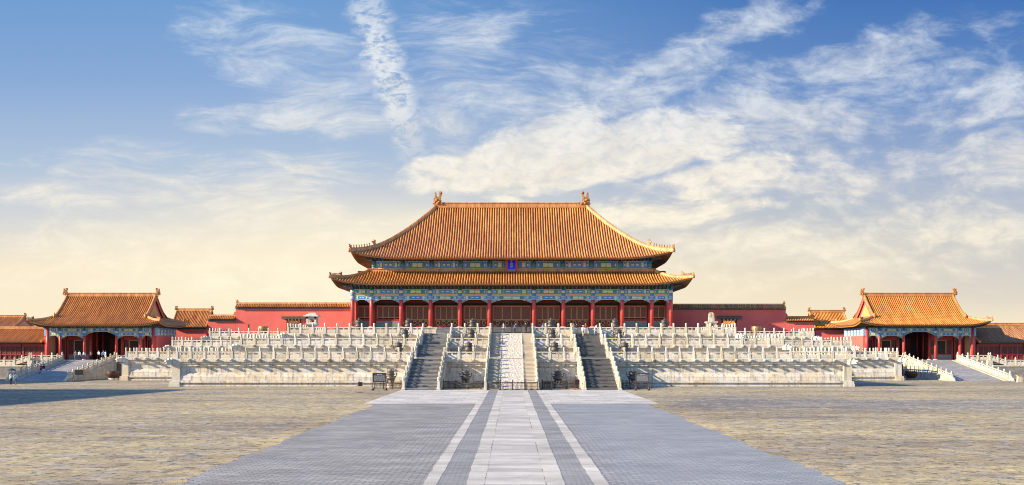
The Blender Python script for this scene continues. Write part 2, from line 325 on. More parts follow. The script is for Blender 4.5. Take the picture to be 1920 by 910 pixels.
# ------------------------------------------------------------------ mesh helpers
class MB:
    def __init__(s): s.v = []; s.f = []; s.mi = []; s.mats = []; s.cur = 0; s.smooth = []; s.sm = False
    def mat(s, name):
        if name not in s.mats: s.mats.append(name)
        s.cur = s.mats.index(name); return s
    def face(s, idx): s.f.append(idx); s.mi.append(s.cur); s.smooth.append(s.sm)
    def poly(s, pts):
        b = len(s.v); s.v += [tuple(p) for p in pts]; s.face(tuple(range(b, b+len(pts))))
    def box(s, x0, x1, y0, y1, z0, z1, sl=0.0, xo=0.0):
        b = len(s.v)
        for z in (z0, z1):
            for (x, y) in ((x0,y0),(x1,y0),(x1,y1),(x0,y1)): s.v.append((x, y, z+sl*(x-xo)))
        for q in ((3,2,1,0),(4,5,6,7),(0,1,5,4),(1,2,6,5),(2,3,7,6),(3,0,4,7)): s.face(tuple(b+i for i in q))
    def frustum(s, c, z0, z1, a0, b0, a1, b1):
        b = len(s.v); x, y = c
        for z, a, d in ((z0,a0,b0),(z1,a1,b1)):
            for (i, j) in ((-1,-1),(1,-1),(1,1),(-1,1)): s.v.append((x+i*a, y+j*d, z))
        for q in ((3,2,1,0),(4,5,6,7),(0,1,5,4),(1,2,6,5),(2,3,7,6),(3,0,4,7)): s.face(tuple(b+i for i in q))
    def prism(s, prof, axis, a0, a1):            # prof: 2-D polygon; axis 'x' (prof=y,z) 'y' (prof=x,z) 'z'
        b = len(s.v); n = len(prof)
        def P(p, a): return (a, p[0], p[1]) if axis == 'x' else (p[0], a, p[1]) if axis == 'y' else (p[0], p[1], a)
        for a in (a0, a1): s.v += [P(p, a) for p in prof]
        s.face(tuple(range(b+n-1, b-1, -1))); s.face(tuple(range(b+n, b+2*n)))
        for i in range(n):
            j = (i+1) % n; s.face((b+i, b+j, b+n+j, b+n+i))
    def lathe(s, prof, c=(0,0,0), seg=16, smooth=True, ph=0):   # prof: (r,z)
        b = len(s.v); o = s.sm; s.sm = smooth
        for r, z in prof:
            for k in range(seg):
                a = 2*pi*k/seg+ph; s.v.append((c[0]+r*cos(a), c[1]+r*sin(a), c[2]+z))
        for i in range(len(prof)-1):
            for k in range(seg):
                k2 = (k+1) % seg; s.face((b+i*seg+k, b+i*seg+k2, b+(i+1)*seg+k2, b+(i+1)*seg+k))
        s.sm = False
        if prof[0][0] > .002: s.face(tuple(b+k for k in range(seg-1, -1, -1)))
        e = b+(len(prof)-1)*seg
        if prof[-1][0] > .002: s.face(tuple(e+k for k in range(seg)))
        s.sm = o
    def tube(s, pts, rad, seg=6, caps=True):
        b = len(s.v); n = len(pts)
        o = s.sm; s.sm = True
        for i, p in enumerate(pts):
            q0 = pts[max(i-1, 0)]; q1 = pts[min(i+1, n-1)]
            d = [q1[k]-q0[k] for k in range(3)]; L = math.sqrt(sum(k*k for k in d)) or 1; d = [k/L for k in d]
            up = (0,0,1) if abs(d[2]) < .9 else (0,1,0)
            e1 = (d[1]*up[2]-d[2]*up[1], d[2]*up[0]-d[0]*up[2], d[0]*up[1]-d[1]*up[0]); L = math.sqrt(sum(k*k for k in e1)); e1 = [k/L for k in e1]
            e2 = (e1[1]*d[2]-e1[2]*d[1], e1[2]*d[0]-e1[0]*d[2], e1[0]*d[1]-e1[1]*d[0])
            r = rad[i] if isinstance(rad, (list, tuple)) else rad
            for k in range(seg):
                a = 2*pi*k/seg; s.v.append(tuple(p[j]+r*(cos(a)*e1[j]+sin(a)*e2[j]) for j in range(3)))
        for i in range(n-1):
            for k in range(seg):
                k2 = (k+1) % seg; s.face((b+i*seg+k, b+(i+1)*seg+k, b+(i+1)*seg+k2, b+i*seg+k2))
        s.sm = False
        if caps: s.face(tuple(b+k for k in range(seg))); s.face(tuple(b+(n-1)*seg+k for k in range(seg-1, -1, -1)))
        s.sm = o
    def sweepbox(s, pts, w, h, side):            # upright rectangular section swept along pts; side(i)->unit horizontal vector
        b = len(s.v); n = len(pts)
        for i, p in enumerate(pts):
            e = side
            hw = w/2
            for (k, z) in ((-hw, -h*.25), (hw, -h*.25), (hw*.85, h*.7), (hw*.3, h), (-hw*.3, h), (-hw*.85, h*.7)):
                s.v.append((p[0]+e[0]*k, p[1]+e[1]*k, p[2]+z))
        for i in range(n-1):
            for k in range(6):
                k2 = (k+1) % 6; s.face((b+i*6+k, b+i*6+k2, b+(i+1)*6+k2, b+(i+1)*6+k))
        s.face(tuple(b+k for k in range(5, -1, -1))); s.face(tuple(b+(n-1)*6+k for k in range(6)))
    def mesh(s, name, org=(0,0,0)):
        me = bpy.data.meshes.new(name)
        me.from_pydata([(v[0]-org[0], v[1]-org[1], v[2]-org[2]) for v in s.v], [], s.f)
        for m in s.mats: me.materials.append(MT[m])
        if len(s.mats) > 1: me.polygons.foreach_set('material_index', s.mi)
        me.polygons.foreach_set('use_smooth', s.smooth); me.update(); return me

ORG = {}
def put(name, me, parent=None, loc=(0,0,0), rz=0):
    o = bpy.data.objects.new(name, me); COL.objects.link(o); o.location = loc; o.rotation_euler = (0,0,rz)
    if parent: o.parent = parent
    return o
def root_of(o):
    while o.parent: o = o.parent
    return o
def part(name, mb, parent, label=None):          # mb in world coordinates; parent is a thing or a part of one
    r = root_of(parent)
    o = put(name, mb.mesh(name, ORG.get(r.name, (0,0,0))), parent)
    if label: o['label'] = label
    return o
def thing(name, label, cat, loc=(0,0,0), group=None, rz=0):
    o = bpy.data.objects.new(name, None); COL.objects.link(o); o.location = loc; o.rotation_euler = (0,0,rz); o.empty_display_size = .5
    o['label'] = label; o['category'] = cat
    if group: o['group'] = group
    ORG[o.name] = tuple(loc); return o
def struct(name, mb, kind='structure'):
    o = put(name, mb.mesh(name)); o['kind'] = kind; return o
def dup(root, loc, label, rz=0):
    r = root.copy(); COL.objects.link(r); r.location = loc; r.rotation_euler = (0,0,rz); r['label'] = label; ORG[r.name] = tuple(loc)
    for ch in list(root.children):
        c = ch.copy(); COL.objects.link(c); c.parent = r
        for g in list(ch.children):
            d = g.copy(); COL.objects.link(d); d.parent = c
    return r

# ------------------------------------------------------------------ ground and paving
def sheet(name, mat, x0, x1, y0, y1, z, wob=0, n=60):
    mb = MB().mat(mat)
    if not wob: mb.poly([(x0,y0,z),(x1,y0,z),(x1,y1,z),(x0,y1,z)])
    else:
        for i in range(n):
            a, b_ = y0+(y1-y0)*i/n, y0+(y1-y0)*(i+1)/n
            def w(y, k): return wob*(random.Random(int(y*53)*7+k).uniform(-1,1)+.7*sin(y*2.3+k*2)*sin(y*.71)+.8*sin(y*.37+k))
            mb.poly([(x0+w(a,1),a,z),(x1+w(a,4),a,z),(x1+w(b_,4),b_,z),(x0+w(b_,1),b_,z)])
    return struct(name, mb)
sheet('ground', 'courtyard_brick', -2500, 2500, -300, 4000, 0)
sheet('path', 'grey_brick', -12.3, 12.3, 8, 95, .004, .16, 160)
sheet('pavement', 'apron_stone', -13.6, 13.5, 95.003, 127.4, .004)
PC = .13
sheet('path', 'slab_stone', PC-1.12, PC+1.12, 8, 127, .012)
sheet('kerb', 'kerb_stone', PC-1.8, PC-1.125, 8, 127, .016, .018, 300)
sheet('kerb', 'kerb_stone', PC+1.125, PC+1.82, 8, 127, .016, .018, 300)
sheet('path', 'dark_brick', PC-2.9, PC-1.76, 8, 127, .008)
sheet('path', 'dark_brick', PC+1.77, PC+2.9, 8, 127, .008)
sheet('kerb', 'kerb_stone', PC-3.38, PC-2.86, 8, 127, .016, .018, 300)
sheet('kerb', 'kerb_stone', PC+2.86, PC+3.42, 8, 127, .016, .018, 300)

# ------------------------------------------------------------------ marble terrace, three tiers
Z1, Z2, Z3, ZH = 3.75, 5.70, 7.45, 9.22
TIERS = [dict(Xf=45.3, Yf=140., Xr=62.6, Yr=168., z0=0., z1=Z1), dict(Xf=38.7, Yf=148., Xr=59., Yr=180., z0=Z1, z1=Z2), dict(Xf=33.9, Yf=157., Xr=55.4, Yr=190., z0=Z2, z1=Z3)]
YB = 262.
PROF1 = [(.62,0),(.62,.22),(.40,.24),(.40,.50),(.66,.52),(.66,.72),(.42,.80),(.36,1.35),(.20,1.62),(.06,1.82),(.0,1.86),(.0,2.50),(.10,2.58),(.18,2.74),(.24,2.78),(.24,3.02),(.34,3.06),(.34,3.28),(.52,3.32),(.52,3.75)]
PROF2 = [(.30,0),(.30,.25),(.12,.38),(.0,.5),(.0,1.05),(.12,1.15),(.18,1.4),(.40,1.45),(.40,1.95)]
def outline(T, d):
    return [(-T['Xf']-d,T['Yf']-d),(T['Xf']+d,T['Yf']-d),(T['Xf']+d,T['Yr']-d),(T['Xr']+d,T['Yr']-d),(T['Xr']+d,YB+d),(-T['Xr']-d,YB+d),(-T['Xr']-d,T['Yr']-d),(-T['Xf']-d,T['Yr']-d)]
TNAME = ['lowest', 'middle', 'top']
# dragon-head spout, pointing to -Y from its wall, at local origin
def spout_mesh(k=1.0, big=False):
    mb = MB().mat('marble_post')
    L = .72*k
    mb.frustum((0,0), 0, 0, 0, 0, 0, 0) if False else None
    prof = [(0,-.10*k),(0,.16*k),(-.25*L,.17*k),(-.5*L,.13*k),(-.62*L,.19*k),(-.8*L,.12*k),(-L,.08*k),(-1.02*L,-.0*k),(-.78*L,-.03*k),(-.95*L,-.08*k),(-.92*L,-.14*k),(-.6*L,-.16*k),(-.3*L,-.19*k)]
    mb.prism(prof, 'x', -.115*k, .115*k)
    if big:
        mb.prism([(-.15*L,.10*k),(-.45*L,.26*k),(-.38*L,.05*k)], 'x', -.17*k, .17*k)
        mb.prism([(-.55*L,.16*k),(-.70*L,.24*k),(-.74*L,.10*k)], 'x', -.15*k, .15*k)
        mb.prism([(0,-.16*k),(0,.10*k),(-.35*L,.06*k),(-.35*L,-.20*k)], 'x', -.2*k, .2*k)
    return mb.mesh('spout')
SP, SPB = spout_mesh(1.0), spout_mesh(2.0, True)
def even(a, b, p):
    n = max(1, round(abs(b-a)/p)); return [a+(b-a)*i/n for i in range(n+1)]
terraces = []
for ti, T in enumerate(TIERS):
    t = thing('marble_terrace', ['lowest and broadest white marble terrace tier with a tall weathered wall', 'middle white marble terrace tier set back above the lowest one', 'top white marble terrace tier carrying the great hall'][ti], 'terrace', (0, T['Yf'], T['z0']))
    mb = MB().mat('marble_wall')
    prof = PROF1 if ti == 0 else [(d, z*(T['z1']-T['z0'])/1.95) for d, z in PROF2]
    ol = [outline(T, d) for d, z in prof]
    for (d, z), (d2, z2), a, b in zip(prof, prof[1:], ol, ol[1:]):
        for i in range(8):
            j = (i+1) % 8
            mb.poly([(*a[i],T['z0']+z),(*a[j],T['z0']+z),(*b[j],T['z0']+z2),(*b[i],T['z0']+z2)])
    part('wall', mb, t)
    mb = MB().mat('marble_worn')
    mb.poly([(x, y, T['z1']) for x, y in outline(T, prof[-1][0])]); part('deck', mb, t)
    if ti == 0:
        for (x, y) in ((T['Xf'],T['Yf']),(-T['Xf'],T['Yf']),(T['Xr'],T['Yr']),(-T['Xr'],T['Yr'])):
            sx = 1 if x > 0 else -1
            mb = MB().mat('marble_plain'); xa, xb = sorted((x-sx*.55, x+sx*.55))
            mb.box(xa, xb, y-.50, y+.5, .72, 3.32); mb.box(xa-.22*(sx<0)-.02, xb+.22*(sx>0)+.02, y-.72, y+.5, .40, .722); mb.box(xa-.25*(sx<0)-.06, xb+.25*(sx>0)+.06, y-.78, y+.5, 0.0, .40)
            part('corner_pier', mb, t)
    # spouts under each post, larger dragon heads at the corners
    zz = T['z1']-.18; d = prof[-1][0]
    org = (0, T['Yf'], T['z0'])
    def sp(me, x, y, rz, z=zz):
        put('spout', me, t, (x-org[0], y-org[1], z-org[2]), rz)
    gaps = {0: 13.35}
    for sx in (-1, 1):
        xs = even(13.4, T['Xf'], 1.9)
        for x in xs[1:-1]: sp(SP, sx*x, T['Yf']-d+.02, 0)
        for x in even(3.3, 9.05, 1.9)[1:-1]: sp(SP, sx*x, T['Yf']-d+.02, 0)
        xr = even(T['Xf'], T['Xr'], 1.75)
        vis = [x for x in xr[1:-1] if x > T['Xf']+ (1.0)]
        for x in vis: sp(SP, sx*x, T['Yr']-d+.02, 0)
        o = put('dragon_head', SPB, t, (sx*(T['Xf']+.15)-org[0], T['Yf']-.15-org[1], zz-.22-org[2]), sx*radians(48))
        o = put('dragon_head', SPB, t, (sx*(T['Xr']+.15)-org[0], T['Yr']-.15-org[1], zz-.22-org[2]), sx*radians(48))
    terraces.append(t)

# ------------------------------------------------------------------ balustrades
def post_mesh(kind):
    mb = MB().mat('marble_post')
    if kind == 'round':
        mb.box(-.15,.15,-.15,.15,0,.98); mb.box(-.115,.115,-.115,.115,.98,1.03)
        mb.lathe([(.10,1.03),(.155,1.06),(.155,1.12),(.125,1.14),(.15,1.18),(.155,1.46),(.14,1.53),(.09,1.56)], seg=10)
    else:
        mb.box(-.14,.14,-.14,.14,0,.95); mb.lathe([(.09,.95),(.13,1.0),(.10,1.04),(.14,1.1),(.15,1.2),(.10,1.33),(.03,1.42)], seg=10)
    return mb.mesh('post')
POST = {'round': post_mesh('round'), 'flame': post_mesh('flame')}
PANEL = {}
def panel_mesh(L, sl, kind):
    key = (round(L,3), round(sl,3), kind)
    if key in PANEL: return PANEL[key]
    mb = MB().mat('marble_plain')
    a, b = .13, L-.13; xo = 0
    B = lambda x0, x1, t, z0, z1: mb.box(x0, x1, -t, t, z0, z1, sl, xo)
    B(a, b, .10, .0, .10); B(a, b, .075, .10, .56); B(a+.14, b-.14, .093, .17, .50)
    if kind == 'flame':
        m_ = (a+b)/2; B(a, b, .085, .56, .60)
        for c in (a+.09, m_, b-.09): B(c-.09, c+.09, .075, .60, .80)
        B(a, b, .10, .80, .92)
    else:
        m_ = (a+b)/2
        for c, w in ((a+.07,.07), (m_,.13), (b-.07,.07)):
            B(c-w, c+w, .06, .56, .61); B(c-w*.5, c+w*.5, .06, .61, .75); B(c-w*1.25 if c != a+.07 else c-w, c+w*1.25 if c != b-.07 else c+w, .075, .75, .82)
        B(a, b, .105, .82, .91); B(a, b, .08, .91, .95)
    PANEL[key] = mb.mesh('panel'); return PANEL[key]
def rail_run(label, p0, p1, spacing, kind='round', group=None, skip0=False, skip1=False, plinth=True):
    """posts and panels from p0 to p1 (x,y,z)"""
    dx, dy, dz = (p1[i]-p0[i] for i in range(3)); H = hypot(dx, dy); n = max(1, round(H/spacing)); L = H/n; sl = dz/H; rz = math.atan2(dy, dx)
    t = thing('marble_balustrade', label, 'balustrade', p0, group)
    for i in range(n+1):
        if (i == 0 and skip0) or (i == n and skip1): continue
        o = put('post', POST[kind], t, (dx*i/n, dy*i/n, dz*i/n), rz); o.rotation_euler = (random.gauss(0,.008), random.gauss(0,.008), rz+random.gauss(0,.02)); o.scale = (1, 1, random.uniform(.985,1.015))
    for i in range(n):
        put('panel', panel_mesh(L, sl, kind), t, (dx*i/n, dy*i/n, dz*i/n), rz)
    return t
G1 = 'white marble balustrades of the terraces'
XS0, XS1, XC = 9.05, 13.4, 3.2          # stair edges
for ti, T in enumerate(TIERS):
    nm = TNAME[ti]
    for sx, sd_ in ((-1,'left'), (1,'right')):
        z = T['z1']; ins = .0
        rail_run(f'long white marble balustrade along the {nm} terrace front, {sd_} of both {sd_} hand stairs', (sx*T['Xf'],T['Yf'],z), (sx*XS1,T['Yf'],z), 1.9, group=G1)
        rail_run(f'short marble balustrade on the {nm} terrace between the middle and {sd_} staircases', (sx*XS0,T['Yf'],z), (sx*XC,T['Yf'],z), 1.9, group=G1)
        rail_run(f'marble balustrade running back from the {sd_} front corner of the {nm} terrace', (sx*T['Xf'],T['Yf'],z), (sx*T['Xf'],T['Yr'],z), 1.9, group=G1, skip0=True, skip1=True)
        rail_run(f'set back marble balustrade on the {sd_} wing of the {nm} terrace', (sx*T['Xf'],T['Yr'],z), (sx*T['Xr'],T['Yr'],z), 1.75, group=G1)
        rail_run(f'marble balustrade running back along the outer {sd_} side of the {nm} terrace', (sx*T['Xr'],T['Yr'],z), (sx*T['Xr'],T['Yr']+22,z), 1.9, group=G1, skip0=True)

# ------------------------------------------------------------------ stairs
FL = [(128., 140., 0., Z1, 23), (143.4, 148., Z1, Z2, 12), (152.4, 157., Z2, Z3, 11)]
FN = ['lowest', 'middle', 'top']
def flight(mb, x0, x1, y0, y1, z0, z1, n):
    prof = []
    for i in range(n):
        y = y0+(y1-y0)*i/n; prof += [(y, z0+(z1-z0)*i/n), (y, z0+(z1-z0)*(i+1)/n)]
    prof += [(y1, z1), (y1, z0)]
    # treads and risers as faces plus sides
    cur = mb.mats[mb.cur]; mb.mat({'step_grey':'nose_grey','step_shaded':'nose_shaded','step_marble':'nose_marble'}[cur])
    for i in range(n): y = y0+(y1-y0)*i/n; z = z0+(z1-z0)*(i+1)/n; mb.box(x0+.01, x1-.01, y-.035, y+.09, z-.05, z+.006)
    mb.mat(cur)
    for (a, b) in zip(prof, prof[1:]): mb.poly([(x0,*a),(x1,*a),(x1,*b),(x0,*b)][::-1] if False else [(x0,*a),(x1,*a),(x1,*b),(x0,*b)])
def cheek(mb, xc, y0, y1, z0, z1, w=.24):
    ex = .42
    mb.prism([(y0-ex, z0), (y0-ex, z0+.06), (y1, z1+.02), (y1, z0)], 'x', xc-w, xc+w)
GS = 'stepped marble balustrades of the staircases'
for k, (xa, xb, sname) in enumerate(((-XS1,-XS0,'left'), (XS0,XS1,'right'), (-XC,XC,'middle'))):
    lab = {'left':'grey stone staircase in three flights left of the carved middle one','right':'grey stone staircase, coloured darker for shade, in three flights right of the carved middle one','middle':'wide middle staircase with a carved marble ramp between two flights of steps'}[sname]
    t = thing('staircase', lab, 'staircase', ((xa+xb)/2, 128, 0), 'staircases up the terraces')
    for fi, (y0, y1, z0, z1, n) in enumerate(FL):
        if fi == 0 and sname == 'middle': y0 = 127.3
        y1e = y1-.02-(.52 if fi == 0 else .40)*0
        if sname != 'middle':
            mb = MB().mat('step_shaded' if sname == 'right' else 'step_grey'); flight(mb, xa, xb, y0, y1e, z0, z1, n); part('step_flight', mb, t)
        else:
            for (p, q) in ((xa, -1.56), (1.56, xb)):
                mb = MB().mat('step_marble'); flight(mb, p, q, y0, y1e, z0, z1, n); part('step_flight', mb, t)
            mb = MB().mat('carved_marble')
            ny, nx = (56 if fi == 0 else 26), 30
            rr = random.Random(5+fi)
            hgt = [[rr.random() for _ in range(nx+1)] for _ in range(ny+1)]
            def P(i, j):
                v = j/ny; y = y0-.15+(y1e-y0+.15)*v; z = z0+.08+(z1-z0-.02)*v
                edge = min(i, nx-i) < 2
                seg = (v*(7 if fi == 0 else 3)) % 1
                h = (.02 if edge else .022*hgt[j][i]) if seg > .09 else -.05
                return (-1.5+3.0*i/nx, y-h*.3, z+h)
            b = len(mb.v)
            for j in range(ny+1):
                for i in range(nx+1): mb.v.append(P(i, j))
            for j in range(ny):
                for i in range(nx): q = b+j*(nx+1)+i; mb.face((q, q+1, q+nx+2, q+nx+1))
            part('carved_ramp', mb, t)
            mb = MB().mat('marble_plain')
            for xq in (-1.56, 1.46):
                mb.prism([(y0-.2,z0),(y0-.2,z0+.16),(y1e,z1+.10),(y1e,z0)], 'x', xq, xq+.10)
            part('ramp_border', mb, t)
        for xq in (xa, xb):
            mb = MB().mat('marble_wall'); cheek(mb, xq, y0, y1e, z0, z1); part('side_wall', mb, t)
    for fi, (y0, y1, z0, z1, n) in enumerate(FL):
        if fi == 0 and sname == 'middle': y0 = 127.3
        for xq, e in ((xa,'left'), (xb,'right')):
            rail_run(f'stepped marble balustrade on the {e} edge of the {sname} staircase, {FN[fi]} flight', (xq, y0+.1, z0+.04), (xq, y1, z1+.02), 1.85 if fi == 0 else 1.5, group=GS, skip1=True)

# ------------------------------------------------------------------ roofs
def gprof(t, k=.45): return (1-k)*t+k*t*t
class Roof:
    """curved Chinese roof: half sizes shrink from (a0,b0) at the eave to (a1,b1) at t=1; tg<1 gives a hip-and-gable"""
    def __init__(s, cx, cy, a0, b0, a1, b1, ze, zr, lift=0, Lc=8, tg=None, k=.45):
        s.__dict__.update(cx=cx, cy=cy, a0=a0, b0=b0, a1=a1, b1=b1, ze=ze, zr=zr, lift=lift, Lc=Lc, tg=tg, k=k)
    def A(s, t):
        tg = s.tg if s.tg is not None else 1.
        if tg <= 0: return s.a0
        return s.a0+(s.a1-s.a0)*min(t/tg, 1)
    def B(s, t): return s.b0+(s.b1-s.b0)*t
    def z(s, x, y, t):
        d = hypot(s.a0-abs(x), s.b0-abs(y)); q = max(0, 1-d/s.Lc)
        return s.ze+(s.zr-s.ze)*gprof(t, s.k)+s.lift*q*q
    def front(s, x, t, sg=-1):
        y = sg*s.B(t); return (s.cx+x, s.cy+y, s.z(x, y, t))
    def side(s, y, t, sg=1):
        x = sg*s.A(t); return (s.cx+x, s.cy+y, s.z(x, y, t))
    def tmaxf(s, x):
        x = abs(x); tg = s.tg if s.tg is not None else 1.
        if tg <= 0 or x <= s.a1: return 1.
        return max(0, min(1, (s.a0-x)/(s.a0-s.a1)))*tg
    def tmaxs(s, y):
        y = abs(y); tg = s.tg if s.tg is not None else 1.
        if s.b1 >= s.b0: return tg
        return max(0, min(tg, (s.b0-y)/(s.b0-s.b1)))
    def strip(s, mb, curves):
        for c0, c1 in zip(curves, curves[1:]):
            b = len(mb.v); n = len(c0); mb.v += c0+c1
            for i in range(n-1): mb.face((b+i, b+n+i, b+n+i+1, b+i+1))
    def build(s, parent, spacing, tmat='glazed_tile', pmat='pan_tile', N=12, back=False, sides=True, rr=.3, thick=.16):
        mb = MB()
        def rows(fn, tm, half, ax, sg):
            n = max(2, round(2*half/spacing)); cols = []
            mb.mat(pmat)
            cs = [-half+2*half*i/n for i in range(n+1)]
            curves = []
            for c in cs:
                T = tm(c*.9999); curves.append([fn(c, T*i/N, sg) for i in range(N+1)])
            s.strip(mb, curves)
            mb.mat(tmat)
            r = spacing*rr
            for i in range(n):
                c = (cs[i]+cs[i+1])/2; T = tm(c)
                if T < .02: continue
                pts = [fn(c, T*q/N, sg) for q in range(N+1)]
                b = len(mb.v); seg = 5
                o = mb.sm; mb.sm = True
                for q, p in enumerate(pts):
                    p0 = pts[max(q-1,0)]; p1 = pts[min(q+1,N)]
                    dh = hypot(p1[0]-p0[0], p1[1]-p0[1]); dz = p1[2]-p0[2]; Ln = hypot(dh, dz) or 1
                    nh, nz = -dz/Ln, dh/Ln
                    ux, uy = ((p1[0]-p0[0])/dh, (p1[1]-p0[1])/dh) if dh else (0,0)
                    if q == 0: p = (p[0]-ux*.10, p[1]-uy*.10, p[2]-.02)
                    for k in range(seg):
                        a = pi*k/(seg-1); e = r*cos(a); h = r*1.25*sin(a)
                        ex, ey = (e, 0) if ax == 'x' else (0, e)
                        mb.v.append((p[0]+ex+ux*nh*h, p[1]+ey+uy*nh*h, p[2]+nz*h))
                for q in range(N):
                    for k in range(seg-1): w = b+q*seg+k; mb.face((w, w+1, w+seg+1, w+seg))
                mb.sm = o
                mb.face(tuple(b+k for k in range(seg)))
        rows(s.front, s.tmaxf, s.a0, 'x', -1)
        if back: rows(s.front, s.tmaxf, s.a0, 'x', 1)
        else:
            mb.mat(pmat); cs = [-s.a0+2*s.a0*i/24 for i in range(25)]
            s.strip(mb, [[s.front(c, s.tmaxf(c*.9999)*i/N, 1) for i in range(N+1)] for c in cs])
        if sides:
            for sg in (-1, 1): rows(s.side, s.tmaxs, s.b0, 'y', sg)
        return part('roof', mb, parent)
    def perim(s, n=40, inset=0):
        """eave line as points, all round"""
        pts = []
        for i in range(n): x = -s.a0+2*s.a0*i/n; pts.append((x, -s.b0))
        for i in range(n//2): y = -s.b0+2*s.b0*i/(n//2); pts.append((s.a0, y))
        for i in range(n): x = s.a0-2*s.a0*i/n; pts.append((x, s.b0))
        for i in range(n//2): y = s.b0-2*s.b0*i/(n//2); pts.append((-s.a0, y))
        return pts
    def soffit(s, parent, wa, wb, zin, spacing=.5, mat='soffit_paint'):
        """fascia and underside from the eave edge back to the wall line (half sizes wa, wb) with rafter ends"""
        mb = MB().mat(mat); P = s.perim(48); n = len(P)
        def edge(p, dz): x, y = p; return (s.cx+x, s.cy+y, s.z(x, y, 0)+dz)
        def inn(p, f, dz=0):
            x, y = p; xi, yi = x/s.a0*wa, y/s.b0*wb; zo = s.z(x, y, 0)-.30
            return (s.cx+x+(xi-x)*f, s.cy+y+(yi-y)*f, zo+(zin-zo)*f+dz)
        for i in range(n):
            p, q = P[i], P[(i+1) % n]
            mb.mat('rafter_paint'); mb.poly([edge(p,-.02), edge(q,-.02), edge(q,-.10), edge(p,-.10)][::-1])
            mb.mat(mat)
            ep, eq = inn(p,.06), inn(q,.06)
            mb.poly([edge(p,-.10), edge(q,-.10), eq, ep][::-1]); mb.poly([ep, eq, inn(q,1), inn(p,1)][::-1])
        # round rafter ends along the front and sides
        mb.mat('rafter_paint')
        m = int(2*s.a0/spacing)
        for i in range(m):
            x = -s.a0+2*s.a0*(i+.5)/m; a = edge((x,-s.b0), -.22); xi = x/s.a0*wa
            b = len(mb.v); h = spacing*.2
            f = inn((x,-s.b0), .7)
            for (px, py, pz) in ((a[0],a[1]+.12,a[2]), (f[0],f[1],f[2]-.05)):
                for (ex, ez) in ((-h,-h),(h,-h),(h,h),(-h,h)): mb.v.append((px+ex, py, pz+ez))
            for q in ((0,1,2,3),(0,4,5,1),(1,5,6,2),(2,6,7,3),(3,7,4,0)): mb.face(tuple(b+k for k in q))
        for sg in (-1, 1):
            m2 = int(2*s.b0/spacing)
            for i in range(m2):
                y = -s.b0+2*s.b0*(i+.5)/m2; a = edge((sg*s.a0, y), -.22); f = inn((sg*s.a0, y), .7); b = len(mb.v); h = spacing*.2
                for (px, py, pz) in ((a[0]-sg*.12,a[1],a[2]), (f[0],f[1],f[2]-.05)):
                    for (ey, ez) in ((-h,-h),(h,-h),(h,h),(-h,h)): mb.v.append((px, py+ey, pz+ez))
                for q in ((0,1,2,3),(0,4,5,1),(1,5,6,2),(2,6,7,3),(3,7,4,0)): mb.face(tuple(b+k for k in q))
        return part('eave', mb, parent)
    def hip(s, parent, w, h, figs=0, t1=None, extra=.25):
        """four hip ridges, each with its little figures"""
        t1 = t1 if t1 is not None else (s.tg if s.tg else 1.)
        for sx in (-1, 1):
            for sy in (-1, 1):
                mb = MB().mat('ridge_tile'); N = 16; pts = []
                for i in range(N+1):
                    t = t1*i/N; x, y = sx*s.A(t), sy*s.B(t); pts.append((s.cx+x, s.cy+y, s.z(x, y, t)+.05))
                d0 = (pts[0][0]-pts[1][0], pts[0][1]-pts[1][1]); L = hypot(*d0)
                pts = [(pts[0][0]+d0[0]/L*extra, pts[0][1]+d0[1]/L*extra, pts[0][2]+.06)]+pts
                side = (-d0[1]/L, d0[0]/L)
                mb.sweepbox(pts, w, h, side)
                # end beast under the tip
                e = pts[0]; mb.mat('glaze_ornament'); mb.lathe([(.02,-h*.55),(h*.34,-h*.3),(h*.4,0),(h*.3,h*.5),(.02,h*.8)], e, 8)
                r = part('hip_ridge', mb, parent)
                if figs and sy < 0 or figs and s.lift:
                    def at(f):
                        q = f*(len(pts)-1); i = min(int(q), len(pts)-2); u = q-i
                        return tuple(pts[i][k]+(pts[i+1][k]-pts[i][k])*u for k in range(3))
                    tot = .27*(figs/10)**.5
                    for j in range(figs):
                        p = at(tot*(j+.3)/figs); q = h*.95
                        mf = MB().mat('glaze_ornament')
                        fh = h*.85 if j else h*1.0
                        mf.lathe([(h*.17,0),(h*.20,fh*.25),(h*.13,fh*.6),(h*.16,fh*.8),(.01,fh)], (p[0],p[1],p[2]+q), 6)
                        mf.lathe([(.01,-h*.1),(h*.12,0),(.01,h*.12)], (p[0]+sx*h*.16,p[1]+sy*h*.16,p[2]+q+fh*.78), 5)
                        part('roof_figure', mf, r)
                    p = at(tot*1.12); mf = MB().mat('glaze_ornament'); q = p[2]+h*.9
                    ux, uy = sx*.707, sy*.707
                    k = h*1.1
                    b_ = len(mf.v)
                    for off in (-.14*k, .14*k):
                        for (a, z_) in ((-.5,0),(.35,0),(.55,.5),(.95,.75),(.6,1.0),(.35,.85),(.25,1.5),(.02,1.0),(-.35,1.35),(-.25,.6)):
                            mf.v.append((p[0]+ux*a*k-uy*off, p[1]+uy*a*k+ux*off, q+z_*k))
                    mf.face(tuple(b_+i for i in range(9,-1,-1))); mf.face(tuple(b_+10+i for i in range(10)))
                    for i in range(10): j = (i+1) % 10; mf.face((b_+i, b_+j, b_+10+j, b_+10+i))
                    part('horned_beast', mf, r)
